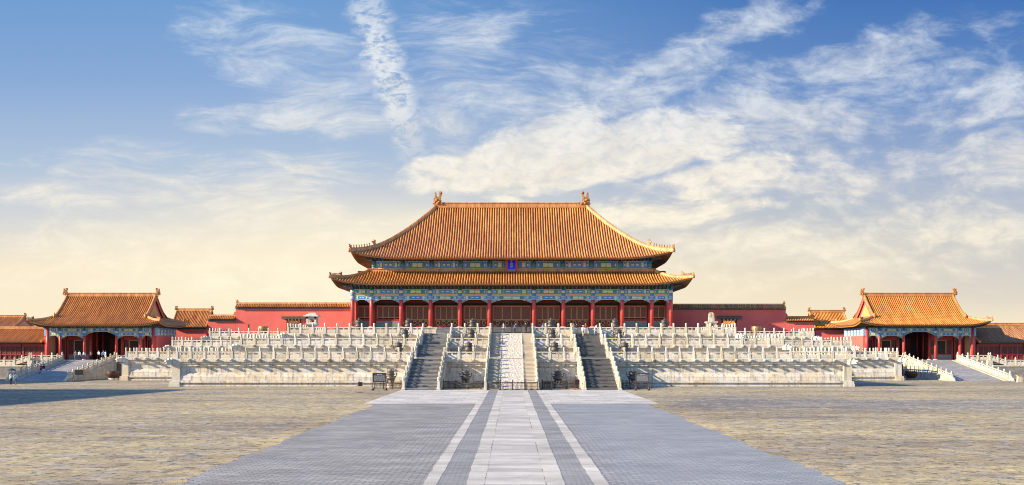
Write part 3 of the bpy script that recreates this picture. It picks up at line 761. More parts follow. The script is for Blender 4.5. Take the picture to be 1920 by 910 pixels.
    def ridge(s, parent, half, w, h, orn, mat='ridge_tile'):
        mb = MB().mat(mat)
        z0 = s.zr
        prof = [(-w*.75,-.12),(w*.75,-.12),(w*.75,h*.18),(w*.45,h*.24),(w*.45,h*.72),(w*.6,h*.78),(w*.6,h*.9),(w*.25,h),(-w*.25,h),(-w*.6,h*.9),(-w*.6,h*.78),(-w*.45,h*.72),(-w*.45,h*.24),(-w*.75,h*.18)]
        mb.prism([(s.cy+y, z0+z) for y, z in prof], 'x', s.cx-half, s.cx+half)
        part('main_ridge', mb, parent)
        if orn:
            for sx in (-1, 1):
                mo = MB().mat('glaze_ornament'); k = orn
                ol = [(.62,0),(-.42,0),(-.50,.18),(-.60,.30),(-.46,.40),(-.46,.95),(-.30,1.12),(-.34,1.45),(-.30,1.72),(-.18,1.74),(-.12,1.5),(-.08,1.2),(.08,1.12),(.20,1.3),(.22,1.52),(.16,1.7),(.24,1.86),(.42,1.86),(.54,1.70),(.50,1.48),(.40,1.2),(.38,.9),(.46,.7),(.40,.52),(.55,.42),(.78,.50),(.84,.34),(.66,.22)]
                # outline: jaw grips the ridge (inwards), tail curls up and inwards, sword hilt on the outer side
                b = len(mo.v); n = len(ol); cx = s.cx+sx*half
                for yy in (-w*.6, w*.6):
                    for (x, z) in ol: mo.v.append((cx-sx*x*k, s.cy+yy, z0+h*.25+z*k*.92))
                f0 = tuple(range(b, b+n)); f1 = tuple(range(b+2*n-1, b+n-1, -1))
                mo.face(f0 if sx > 0 else f0[::-1]); mo.face(f1 if sx > 0 else f1[::-1])
                for i in range(n): j = (i+1) % n; mo.face((b+i, b+j, b+n+j, b+n+i))
                for (x, z, r) in ((-.1,.75,.2),(.2,.55,.18),(.05,.35,.22),(-.3,.5,.14),(.38,1.68,.16),(.5,.3,.16)):
                    for sy in (-1, 1): mo.lathe([(.01,-r*k),(r*.75*k,-r*.5*k),(r*k,0),(r*.75*k,r*.5*k),(.01,r*k)], (cx-sx*x*k, s.cy+sy*w*.55, z0+h*.25+z*k*.92), 7)
                part('ridge_ornament', mo, parent)

def roundcol(x, y, z0, z1, r, mat='red_lacquer', base=True):
    mb = MB().mat(mat); mb.lathe([(r,z0+.1),(r*.985,z1)], (x,y,0), 18)
    if base: mb.mat('marble_plain'); mb.lathe([(r*1.7,z0),(r*1.65,z0+.08),(r*1.3,z0+.16)], (x,y,0), 18)
    return mb
def painted_beam(mb, x0, x1, z0, z1, yf, style, base='blue_paint', t=.18, gold='pale_gold_paint', lite='light_blue_paint', step=.028, axis='x'):
    """lintel with painted panels built as thin raised fields; yf is its front plane (faces -y), or x plane for axis 'y'"""
    def B(a, b, za, zb, out, back=0.0):
        if axis == 'x': mb.box(a, b, yf-out, yf+(t if back else .0)-(0 if back else -.002), za, zb)
        else: mb.box(*sorted((yf+axis_s*out, yf-axis_s*(t if back else .002))), a, b, za, zb)
    H = z1-z0; W = x1-x0
    axis_s = 1 if axis != '-y' else -1
    mb.mat(base); B(x0, x1, z0, z1, 0, 1)
    mb.mat(gold)
    e = H*.07
    B(x0, x1, z0, z0+e, step*.6); B(x0, x1, z1-e, z1, step*.6)
    c = (x0+x1)/2
    a = .10*W
    mb.mat(lite)
    B(x0+.03*W, x0+.07*W, z0+.14*H, z1-.14*H, step*.7); B(x1-.07*W, x1-.03*W, z0+.14*H, z1-.14*H, step*.7)
    if style == 0:
        mb.mat('green_paint'); B(c-.30*W, c+.30*W, z0+.16*H, z1-.16*H, step)
        mb.mat(gold)
        for s_ in (-1, 1): B(c+s_*.17*W-.085*W, c+s_*.17*W+.085*W, z0+.24*H, z1-.24*H, step*1.6) if False else None
        B(c-.20*W, c-.02*W, z0+.25*H, z1-.22*H, step*1.6); B(c+.02*W, c+.20*W, z0+.22*H, z1-.25*H, step*1.6)
        B(c-.015*W, c+.015*W, z0+.4*H, z1-.3*H, step*1.6)
        for s_ in (-1, 1): B(c+s_*.385*W-.025*W, c+s_*.385*W+.025*W, z0+.32*H, z1-.32*H, step*1.6)
    else:
        mb.mat(lite); B(c-.22*W, c+.22*W, z0+.18*H, z1-.18*H, step*.8)
        mb.mat('blue_paint'); B(c-.19*W, c+.19*W, z0+.26*H, z1-.26*H, step*1.2)
        mb.mat(gold)
        for s_ in (-1, 1): B(c+s_*.30*W-.045*W, c+s_*.30*W+.045*W, z0+.18*H, z1-.16*H, step*1.6); B(c+s_*.09*W-.055*W, c+s_*.09*W+.055*W, z0+.40*H, z1-.36*H, step*1.8)
        for s_ in (-1, 1): B(c+s_*.405*W-.02*W, c+s_*.405*W+.02*W, z0+.36*H, z1-.36*H, step*1.6)
        mb.mat('green_paint')
        for s_ in (-1, 1): B(c+s_*.25*W-.015*W, c+s_*.25*W+.015*W, z0+.2*H, z1-.2*H, step*1.3)
def queti(mb, x, zt, yf, w, h, s, t=.12):
    """stepped corner bracket hanging under a lintel; s=+1 grows to +x"""
    pr = [(x, zt), (x+s*w, zt), (x+s*w*.96, zt-h*.18), (x+s*w*.72, zt-h*.34), (x+s*w*.62, zt-h*.30), (x+s*w*.45, zt-h*.58), (x+s*w*.34, zt-h*.55), (x+s*w*.16, zt-h*.86), (x, zt-h)]
    mb.mat('pale_gold_paint'); mb.prism(pr, 'y', yf, yf+t)
    mb.mat('green_paint'); mb.prism([(x+s*.04, zt-.04)]+[(x+(px-x)*.86+s*.03, zt+(pz-zt)*.84-.03) for px, pz in pr[1:]], 'y', yf-.02, yf+.01)
    mb.mat('light_blue_paint'); mb.prism([(x+s*w*.12, zt-h*.14), (x+s*w*.55, zt-h*.14), (x+s*w*.3, zt-h*.4), (x+s*w*.12, zt-h*.55)], 'y', yf-.035, yf)
def brackets(mb, cx, cy, wa, wb, z0, z1, sp, out, sides=True):
    """rows of stacked bracket blocks between lintel and eave"""
    h = (z1-z0)/3
    def blk(x, y, nx, ny):
        for j in range(3):
            o = out*(.25+.75*j/2); hw = sp*(.16+.08*j)
            mb.mat(('bracket_paint','blue_paint','green_paint')[(j+int(abs(x*7+y*3))) % 3] if j != 1 else 'bracket_paint')
            za, zb = z0+j*h+.02, z0+(j+1)*h-.03
            if ny: mb.box(x-hw, x+hw, *sorted((y, y+ny*o)), za, zb)
            else: mb.box(*sorted((x, x+nx*o)), y-hw, y+hw, za, zb)
    n = round(2*wa/sp)
    for i in range(n+1): blk(cx-wa+2*wa*i/n, cy-wb, 0, -1)
    if sides:
        n = round(2*wb/sp)
        for i in range(n+1):
            y = cy-wb+2*wb*i/n; blk(cx-wa, y, -1, 0); blk(cx+wa, y, 1, 0)
    mb.mat('rafter_paint')
    mb.box(cx-wa, cx+wa, cy-wb+.02, cy-wb+.2, z0, z1)
    mb.box(cx-wa+.02, cx-wa+.2, cy-wb+.2, cy+wb, z0, z1); mb.box(cx+wa-.2, cx+wa-.02, cy-wb+.2, cy+wb, z0, z1)

# ------------------------------------------------------------------ the great hall
def great_hall():
    YC, YF = 212.5, 196.0
    t = thing('palace_hall', 'great double eaved palace hall with orange tiled roofs and red columns', 'hall', (0, YF, ZH))
    cols = [-30.15,-26.55,-20.95,-15.38,-9.8,-4.22,4.22,9.8,15.38,20.95,26.55,30.15]
    # own base with steps
    mb = MB().mat('marble_worn'); mb.box(-33.2, 33.2, 193.6, 231.5, Z3, ZH-.16); mb.box(-33.4, 33.4, 193.4, 231.7, ZH-.16, ZH)
    part('base', mb, t)
    for (xa, xb) in ((-XS1-.6,-XS0+.6), (XS0-.6, XS1+.6), (-4.2, 4.2)):
        mb = MB().mat('step_grey'); flight(mb, xa, xb, 189.5, 193.38, Z3, ZH-.02, 9)
        for xq in (xa-.2, xb): mb.mat('marble_plain').prism([(189.2,Z3),(189.2,Z3+.15),(193.38,ZH-.05),(193.38,Z3)], 'x', xq, xq+.2)
        part('step_flight', mb, t)
    ZB0, ZB1, ZB2 = 14.45, 15.28, 16.55
    for x in cols: part('column', roundcol(x, YF, ZH, ZB2, .375), t)
    # column tops painted: sleeves over the upper shaft
    for i, x in enumerate(cols):
        mb = MB().mat('blue_paint'); mb.lathe([(.40,ZB0),(.40,ZB2)], (x,YF,0), 16); mb.mat('light_blue_paint'); mb.lathe([(.41,ZB0+.02),(.41,ZB0+.6)], (x,YF,0), 16)
        mb.mat('pale_gold_paint'); mb.lathe([(.415,ZB0+.62),(.415,ZB0+.7)], (x,YF,0), 16); mb.lathe([(.405,ZB2-.8),(.41,ZB2-.55),(.405,ZB2-.3)], (x,YF-.02,0), 16)
        part('column_head', mb, t)
    for i in range(11):
        x0, x1 = cols[i]+.36, cols[i+1]-.36
        mb = MB()
        painted_beam(mb, x0, x1, ZB1+.22, ZB2-.08, YF-.2, i % 2)
        mb.mat('gilt'); mb.box(x0, x1, YF-.12, YF+.1, ZB1, ZB1+.2)
        painted_beam(mb, x0, x1, ZB0, ZB1-.02, YF-.17, (i+1) % 2, base='light_blue_paint', lite='blue_paint')
        W_ = max(.9, (x1-x0)*.225)
        queti(mb, x0, ZB0, YF-.1, W_, .62, 1); queti(mb, x1, ZB0, YF-.1, W_, .62, -1)
        part('painted_lintel', mb, t)
    # side lintels and walls
    for sx in (-1, 1):
        mb = MB().mat('blue_paint'); mb.box(*sorted((sx*30.3, sx*29.95)), YF+.36, 229, ZB0, ZB2); mb.mat('pale_gold_paint')
        for k in range(6): mb.box(*sorted((sx*30.33, sx*30.2)), YF+1+k*5.4, YF+4.5+k*5.4, ZB0+.4, ZB2-.4)
        part('painted_lintel', mb, t)
        mb = MB().mat('red_wall'); mb.box(*sorted((sx*30.55, sx*29.7)), 197.2, 229, ZH, ZB0); mb.mat('grey_masonry'); mb.box(*sorted((sx*30.62, sx*29.6)), 197.1, 229.1, ZH, ZH+1.3)
        part('side_wall', mb, t)
    # inner wall of doors and windows
    YD = 199.6
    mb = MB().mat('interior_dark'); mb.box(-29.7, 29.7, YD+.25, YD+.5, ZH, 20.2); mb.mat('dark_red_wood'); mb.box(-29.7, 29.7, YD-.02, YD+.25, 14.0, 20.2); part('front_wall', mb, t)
    for x in cols[1:-1]: part('column', roundcol(x, YD-.1, ZH, 14.4, .36, 'red_wood'), t)
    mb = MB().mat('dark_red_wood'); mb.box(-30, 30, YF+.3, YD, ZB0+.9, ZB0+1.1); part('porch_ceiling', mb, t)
    for i in range(11):
        x0, x1 = cols[i]+.42, cols[i+1]-.42
        window = i in (0, 1, 9, 10)
        zb = ZH+1.45 if window else ZH+.12
        zt = 13.6
        mb = MB().mat('red_wood')
        mb.box(x0, x0+.18, YD-.06, YD+.2, zb, zt); mb.box(x1-.18, x1, YD-.06, YD+.2, zb, zt); mb.box(x0+.18, x1-.18, YD-.06, YD+.2, zt-.2, zt); mb.box(x0+.18, x1-.18, YD-.06, YD+.2, zb, zb+.18)
        fr = part('window_frame' if window else 'door_frame', mb, t)
        if window:
            mb = MB().mat('grey_masonry'); mb.box(x0, x1, YD-.15, YD+.24, ZH, zb-.12); mb.mat('red_wood'); mb.box(x0, x1, YD-.2, YD+.24, zb-.12, zb); part('sill_wall', mb, t)
        n = 2 if i in (0, 10) else 4
        w = (x1-x0-.36)/n
        for j in range(n):
            a = x0+.18+w*j; lz = zb+.18
            mb = MB().mat('red_wood')
            mb.box(a+.02, a+.12, YD-.02, YD+.12, lz, zt-.2); mb.box(a+w-.12, a+w-.02, YD-.02, YD+.12, lz, zt-.2); mb.box(a+.12, a+w-.12, YD-.02, YD+.12, zt-.34, zt-.2); mb.box(a+.12, a+w-.12, YD-.02, YD+.12, lz, lz+.12)
            zs = lz+1.25 if not window else lz+.3
            mb.box(a+.12, a+w-.12, YD-.02, YD+.12, zs, zs+.16)
            mb.mat('gilt')
            for q in (a+.03, a+w-.075): mb.box(q, q+.045, YD-.035, YD-.018, zs+.1, zt-.25)
            mb.box(a+.03, a+w-.03, YD-.035, YD-.018, zs+.04, zs+.10); mb.box(a+.1, a+w-.1, YD-.035, YD-.018, zt-.32, zt-.27)
            if not window:
                mb.mat('dark_red_wood'); mb.box(a+.12, a+w-.12, YD+.02, YD+.1, lz+.12, zs)
                mb.mat('gilt'); mb.lathe([(.30,0),(.34,.02),(.22,.03),(.20,.0)], (0,0,0), 12) if False else None
                cx, cz = a+w/2, (lz+zs)/2+.05
                for k in range(10):
                    a0, a1 = 2*pi*k/10, 2*pi*(k+1)/10; r0, r1 = .36, .29
                    mb.poly([(cx+r0*cos(a0), YD-.0, cz+r0*sin(a0)), (cx+r0*cos(a1), YD-.0, cz+r0*sin(a1)), (cx+r1*cos(a1), YD-.0, cz+r1*sin(a1)), (cx+r1*cos(a0), YD-.0, cz+r1*sin(a0))])
                mb.box(a+.14, a+w-.14, YD-.0, YD+.03, zs-.16, zs-.12); mb.box(a+.14, a+w-.14, YD-.0, YD+.03, lz+.16, lz+.2)
            leaf = part('window_leaf' if window else 'door_leaf', mb, t)
            ml = MB().mat('door_lattice'); ml.box(a+.12, a+w-.12, YD+.05, YD+.09, zs+.16, zt-.34); part('lattice', ml, leaf)
    # bracket rows
    mb = MB(); brackets(mb, 0, YC, 30.2, 16.5, ZB2, 17.35, .72, 1.9); part('bracket_row', mb, t, 'row of dark painted brackets under the lower eave')
    # lower skirt roof
    low = Roof(0, YC, 33.6, 20.4, 27.25, 13.3, 17.25, 20.1, 1.15, 9.0, k=.35)
    low.build(t, .49, N=8); low.soffit(t, 30.2, 16.5, 17.4, .5); low.hip(t, .5, .5, 10, extra=.3)
    # upper storey
    yu = 199.3
    mb = MB().mat('ridge_tile'); mb.box(-27.7, 27.7, yu-.32, yu+.3, 19.9, 20.62); mb.box(-27.8, 27.8, yu-.42, yu+.3, 20.45, 20.56)
    for sx in (-1,1): mb.box(*sorted((sx*27.68, sx*27.2)), yu+.3, 225.7, 19.9, 20.6)
    part('trim_ridge', mb, t)
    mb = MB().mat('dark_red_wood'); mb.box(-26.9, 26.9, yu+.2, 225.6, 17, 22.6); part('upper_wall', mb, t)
    ucols = cols[1:-1]
    for i in range(9):
        x0, x1 = ucols[i]+.4, ucols[i+1]-.4
        mb = MB(); painted_beam(mb, x0, x1, 20.64, 22.0, yu-.1, (i+1) % 2); part('painted_lintel', mb, t)
    for x in ucols:
        mb = MB().mat('blue_paint'); mb.lathe([(.40,20.64),(.40,22.05)], (x,yu+.05,0), 14); mb.mat('green_paint'); mb.lathe([(.405,20.9),(.415,21.3),(.405,21.7)], (x,yu+.04,0), 14)
        mb.mat('pale_gold_paint'); mb.lathe([(.41,20.7),(.41,20.78)], (x,yu+.05,0), 14); part('column_head', mb, t)
    for sx in (-1, 1):
        mb = MB().mat('blue_paint'); mb.box(*sorted((sx*26.95, sx*26.6)), yu+.4, 225.6, 20.64, 22.05); part('painted_lintel', mb, t)
    mb = MB(); brackets(mb, 0, YC, 26.9, 13.2, 22.05, 22.75, .72, 2.0); part('bracket_row', mb, t, 'row of dark painted brackets under the upper eave')
    up = Roof(0, YC, 30.4, 17.0, 15.4, 0, 22.35, 34.25, 1.25, 10.0)
    up.build(t, .49, N=18); up.soffit(t, 26.9, 13.2, 22.7, .5); up.hip(t, .62, .68, 10, extra=.35); up.ridge(t, 15.2, .55, 1.0, 1.75)
great_hall()

# name plaque under the upper eave
def plaque():
    Y0 = 198.5
    t = thing('name_plaque', 'upright blue name board with gold characters in a red frame under the eave', 'sign', (0, Y0, 19.9))
    mb = MB().mat('plaque_blue'); mb.box(-.78, .78, Y0, Y0+.1, 20.35, 22.2); part('board', mb, t)
    mb = MB().mat('red_lacquer')
    for s_ in (-1, 1):
        mb.prism([(s_*.78,20.3),(s_*1.2,20.05),(s_*1.1,20.5),(s_*1.28,20.9),(s_*1.12,21.3),(s_*1.26,21.8),(s_*1.2,22.3),(s_*1.3,22.62),(s_*.78,22.25)], 'y', Y0-.12, Y0+.12)
        mb.prism([(s_*.75,20.05),(s_*1.2,20.05),(s_*1.15,19.6),(s_*.9,19.7)], 'y', Y0-.12, Y0+.1)
    mb.prism([(-.78,22.2),(.78,22.2),(1.2,22.6),(-1.2,22.6)], 'y', Y0-.13, Y0+.11)
    mb.mat('gilt'); mb.box(-.84,-.76,Y0-.05,Y0+.02,20.3,22.25); mb.box(.76,.84,Y0-.05,Y0+.02,20.3,22.25); mb.box(-.84,.84,Y0-.05,Y0+.02,22.19,22.25); mb.box(-.84,.84,Y0-.05,Y0+.02,20.3,20.36)
    mb.mat('grey_masonry'); mb.prism([(-.8,20.28),(.8,20.28),(.75,20.05),(.3,19.95),(0,20.02),(-.3,19.95),(-.75,20.05)], 'y', Y0-.1, Y0+.1)
    part('frame', mb, t)
    for i, ch in enumerate('太和殿'):
        cu = bpy.data.curves.new('t', 'FONT'); cu.body = ch; cu.size = .52; cu.extrude = .02; cu.align_x = 'CENTER'; cu.align_y = 'CENTER'; cu.offset = .012
        o = bpy.data.objects.new('t', cu); COL.objects.link(o)
        dg = bpy.context.evaluated_depsgraph_get(); me = bpy.data.meshes.new_from_object(o.evaluated_get(dg)); bpy.data.objects.remove(o)
        me.materials.clear(); me.materials.append(MT['gilt'])
        p = put('character', me, t, (0, -.025, 21.95-19.9-.30*0-i*.55)); p.rotation_euler = (radians(90), 0, 0)
plaque()

# ------------------------------------------------------------------ side gates (hip-and-gable)
GATE_Z = 3.1
def gate(cx, label, plat_label, side):
    YF, YC, GZ = 190., 195.3, GATE_Z
    t = thing('gate_hall', label, 'gate', (cx, YF, GZ), 'side gates flanking the great hall')
    cs = [-9.7, -7.4, -2.92, 2.92, 7.4, 9.7]
    ZB0, ZB1, ZB2 = 7.55, 8.2, 9.0
    mb = MB().mat('marble_plain'); mb.box(cx-11.2, cx+11.2, YF-1.6, 203, GZ-.6, GZ+.02); part('base', mb, t)
    for c in cs: part('column', roundcol(cx+c, YF, GZ, ZB2, .26 if abs(c) < 9 else .30), t)
    for c in cs:
        mb = MB().mat('blue_paint'); mb.lathe([(.28,ZB0),(.28,ZB2)], (cx+c,YF,0), 12); mb.mat('pale_gold_paint'); mb.lathe([(.285,ZB0+.5),(.295,ZB0+.7),(.285,ZB0+.9)], (cx+c,YF,0), 12); part('column_head', mb, t)
    for i in range(5):
        x0, x1 = cx+cs[i]+.24, cx+cs[i+1]-.24; zb = ZB0 if i != 2 else ZB0+.45
        mb = MB(); painted_beam(mb, x0, x1, ZB1+.06, ZB2, YF-.15, (i+1) % 2, base='light_blue_paint', lite='blue_paint')
        if i != 2: painted_beam(mb, x0, x1, zb, ZB1, YF-.12, i % 2, base='light_blue_paint', lite='blue_paint')
        w = min((x1-x0)*.26, 1.25)
        queti(mb, x0, zb if i != 2 else ZB1+.04, YF-.08, w, .55, 1); queti(mb, x1, zb if i != 2 else ZB1+.04, YF-.08, w, .55, -1)
        part('painted_lintel', mb, t)
    for sx in (-1, 1):
        mb = MB()
        xs = cx+sx*10.35
        mb.mat('red_wall'); mb.box(*sorted((xs, xs-sx*.75)), YF+.2, 201, GZ, ZB0); mb.mat('grey_masonry'); mb.box(*sorted((xs+sx*.04, xs-sx*.8)), YF+.15, 201.05, GZ, GZ+1.0)
        part('side_wall', mb, t)
        mb = MB(); mb.mat('light_blue_paint'); mb.box(*sorted((xs, xs-sx*.6)), YF-.1, 201, ZB0, ZB2)
        mb.mat('pale_gold_paint')
        for k in range(6):
            y = YF+.4+k*1.8
            mb.box(*sorted((xs+sx*.03, xs-.0)), y, y+1.1, ZB0+.2, ZB0+.55); mb.box(*sorted((xs+sx*.03, xs)), y+.2, y+.9, ZB1+.1, ZB1+.5)
        mb.mat('blue_paint')
        for k in range(5): y = YF+1.6+k*1.8; mb.box(*sorted((xs+sx*.02, xs)), y, y+.45, ZB0+.1, ZB2-.12)
        part('painted_lintel', mb, t)
        mb = MB().mat('beige_plaster'); mb.box(*sorted((xs-sx*.76, xs-sx*.82)), YF+.3, 193.5, GZ+1, ZB0); part('inner_wall', mb, t)
    # partition with doors, middle bay open and deep
    YD = 192.8
    for i in (0, 1, 3, 4):
        x0, x1 = cx+cs[i]+.1, cx+cs[i+1]-.1
        mb = MB().mat('red_wood'); mb.box(x0, x1, YD, YD+.25, 6.8, 8.9)
        for q in (x0, x1-.25): mb.box(q, q+.25, YD-.05, YD+.25, GZ, 6.8)
        mb.mat('grey_masonry'); mb.box(x0+.25, x1-.25, YD, YD+.25, GZ, GZ+.95); mb.mat('red_wood'); mb.box(x0+.25, x1-.25, YD-.03, YD+.27, GZ+.95, GZ+1.15)
        if abs(cs[i+1]-cs[i]) > 3:
            mb.box(x0+1.05, x0+1.25, YD-.02, YD+.25, GZ+1.15, 6.8); mb.box(x1-1.25, x1-1.05, YD-.02, YD+.25, GZ+1.15, 6.8)
        pt = part('partition', mb, t)
        mb = MB().mat('gate_lattice'); mb.box(x0+.3, x1-.3, YD+.1, YD+.16, GZ+1.15, 6.8); part('lattice', mb, pt)
        if abs(cs[i+1]-cs[i]) > 3:
            mb = MB().mat('gilt'); c = (x0+x1)/2
            mb.box(c-.85, c+.85, YD-.05, YD-.01, 6.72, 6.8); mb.box(c-.85, c-.78, YD-.05, YD-.01, GZ+1.2, 6.72); mb.box(c+.78, c+.85, YD-.05, YD-.01, GZ+1.2, 6.72)
            mb.mat('interior_dark'); mb.box(c-.78, c+.78, YD-.03, YD+.02, GZ+1.2, 6.72); part('panel_frame', mb, pt)
    for sx in (-1, 1):
        for k, y in enumerate((192.8, 195.6, 198.4)): part('column', roundcol(cx+sx*2.92, y, GZ, 9, .24, 'red_wood'), t)
        mb = MB().mat('dark_red_wood'); mb.box(*sorted((cx+sx*2.95, cx+sx*3.1)), 193.1, 200.8, GZ, 9); part('inner_wall', mb, t)
    mb = MB().mat('interior_dark'); mb.box(cx-3, cx+3, 198.6, 198.9, GZ, 9); mb.box(cx-10, cx+10, 200.8, 201, GZ, 9); part('back_wall', mb, t)
    mb = MB().mat('dark_red_wood'); mb.box(cx-1.6, cx+1.6, 198.3, 198.6, GZ, 7.2); part('gate_leaf', mb, t)
    mb = MB().mat('dark_red_wood'); mb.box(cx-9.9, cx+9.9, YF+.2, 200.9, 9.0, 9.1); part('ceiling', mb, t)
    mb = MB(); brackets(mb, cx, YC, 10.2, 5.4, ZB2, 9.5, .55, 1.1); part('bracket_row', mb, t)
    rf = Roof(cx, YC, 11.85, 8.25, 8.55, 0, 9.5, 15.15, .75, 5.0, tg=.36, k=.42)
    rf.build(t, .36, tmat='glazed_tile_bright', N=12); rf.soffit(t, 10.2, 5.4, 9.55, .36); rf.hip(t, .34, .34, 6, extra=.2); rf.ridge(t, 8.75, .4, .62, .78)
    # gables with barge boards, and the ridges down the gable edges
    for sx in (-1, 1):
        xg = cx+sx*(8.55-.45); N = 14
        pts = [(YC+sy*rf.B(tt), rf.ze+(rf.zr-rf.ze)*gprof(tt, rf.k)) for sy, tts in ((-1,[.36+.64*i/N for i in range(N+1)]), (1,[1-.64*i/N for i in range(1,N+1)])) for tt in tts]
        mb = MB().mat('red_wall'); mb.prism(pts, 'x', *sorted((xg, xg-sx*.2)))
        mb.mat('gable_gold')
        zb, zt = pts[0][1]+.25, rf.zr-1.6
        mb.prism([(YC-2.6, zb), (YC+2.6, zb), (YC+.9, zb+1.6), (YC, zt), (YC-.9, zb+1.6)], 'x', *sorted((xg+sx*.03, xg)))
        gb = part('gable', mb, t)
        mb = MB().mat('red_wall')
        for a, b in zip(pts, pts[1:]):
            xa, xb = sorted((xg+sx*.28, xg+sx*.36)); v = len(mb.v)
            for x in (xa, xb): mb.v += [(x, a[0], a[1]-.75), (x, b[0], b[1]-.75), (x, b[0], b[1]-.1), (x, a[0], a[1]-.1)]
            for q in ((3,2,1,0),(4,5,6,7),(0,1,5,4),(2,3,7,6)): mb.face(tuple(v+k for k in q))
        part('barge_board', mb, t)
        for sy in (-1, 1):
            mb = MB().mat('ridge_tile'); pr = []
            for i in range(N+1):
                tt = .33+.67*i/N; pr.append((cx+sx*8.35, YC+sy*rf.B(tt), rf.ze+(rf.zr-rf.ze)*gprof(tt, rf.k)+.05))
            mb.sweepbox(pr, .42, .42, (1,0))
            mb.mat('glaze_ornament'); mb.lathe([(.1,-.1),(.3,.1),(.28,.4),(.12,.75),(.02,.95)], pr[0], 7)
            part('gable_ridge', mb, t)
    # platform with its ramp
    p = thing('stone_platform', plat_label, 'platform', (cx, 185, 0), 'stone platforms under the side gates')
    s = 1 if cx > 0 else -1
    xi, xo = cx-s*11.6, cx+s*40
    mb = MB().mat('rough_stone'); mb.box(*sorted((xi, xo)), 185.3, 250, 0, GZ-.7); part('retaining_wall', mb, p)
    mb = MB().mat('marble_plain'); mb.box(*sorted((xi-s*.1, xo+s*.1)), 184.9, 250, GZ-.7, GZ-.445); mb.mat('grey_masonry'); mb.box(*sorted((xi, xo)), 185, 250.2, GZ-.45 if False else GZ-.7+.252, GZ-.02); part('paving', mb, p)
    # ramp
    ra, rb = cx-4.4, cx+4.4
    mb = MB().mat('ramp_brick'); mb.prism([(165.5,.006),(184.88,GZ-.01),(184.88,0.006)], 'x', ra+.6, rb-.6)
    part('ramp', mb, p)
    for q in (ra, rb-.6):
        mb = MB().mat('marble_plain'); mb.prism([(165.0,0),(165.0,.07),(184.89,GZ+.05),(184.89,0)], 'x', q, q+.6); part('ramp_border', mb, p)
    for q in (ra-.55, rb+.0):
        mb = MB().mat('marble_worn'); mb.prism([(164.6,0),(164.6,.2),(184.9,GZ+.14),(184.9,0)], 'x', q, q+.55); part('ramp_wall', mb, p)
    return t
brickroad('ramp_brick', .5, .3, (.24,.24,.245), (.33,.325,.31), (.14,.13,.12), .2)
GXL, GXR = -75.5, 74.9
gate(GXL, 'palace gate with hipped gable roof left of the terrace, visitors in its porch', 'raised stone platform with a paved ramp up to the left gate', 'left')
gate(GXR, 'palace gate with hipped gable roof right of the terrace, its porch nearly empty', 'raised stone platform with a paved ramp up to the right gate', 'right')
GR = 'white balustrades beside the gate ramps'
def drum(root, x, y, s=1):
    mb = MB().mat('marble_post')
    mb.prism([(y+.1,0),(y+.1,.95),(y-.25,.82),(y-.5,.55),(y-.85,.5),(y-1.15,.22),(y-1.3,0)], 'x', x-.12, x+.12); part('drum_stone', mb, root)
for s, cx, sd_ in ((-1, GXL, 'left'), (1, GXR, 'right')):
    for e, q in (('left', cx-4.67), ('right', cx+4.67)):
        r = rail_run(f'sloping white balustrade with pointed finials on the {e} side of the {sd_} gate ramp', (q, 165.2, .2), (q, 184.6, GATE_Z+.1), 1.95, 'flame', GR); drum(r, q, 165.2)
    rail_run(f'level white balustrade on the platform edge outside the {sd_} gate ramp', (cx+s*4.9, 185.1, GATE_Z), (cx+s*10.4, 185.1, GATE_Z), 1.9, 'flame', GR)
    rail_run(f'white balustrade on the platform edge between {sd_} gate ramp and terrace', (cx-s*4.9, 185.1, GATE_Z), (cx-s*11.4, 185.1, GATE_Z), 1.9, 'flame', GR)
    rail_run(f'short white balustrade sloping down outward from the {sd_} gate platform', (cx+s*10.5, 184.6, GATE_Z), (cx+s*13.2, 184.6, 2.25), 1.4, 'flame', GR)
    rail_run(f'low white balustrade at the outer edge beyond the {sd_} gate', (cx+s*13.2, 184.6, 2.25), (cx+s*24, 184.6, 2.25), 1.8, 'flame', GR, skip0=True)
    b = thing('landing', f'lower stone landing outside the {sd_} gate platform', 'landing', (cx+s*17, 184, 0))
    mb = MB().mat('rough_stone'); mb.box(*sorted((cx+s*10.0, cx+s*40)), 184.2, 185.28, 0, 1.998); mb.mat('marble_plain'); mb.box(*sorted((cx+s*9.9, cx+s*40)), 184.1, 185.27, 2.0, 2.25); mb.box(*sorted((cx+s*9.85, cx+s*10.7)), 184.05, 184.88, 0, GATE_Z-.02); part('wall', mb, b)

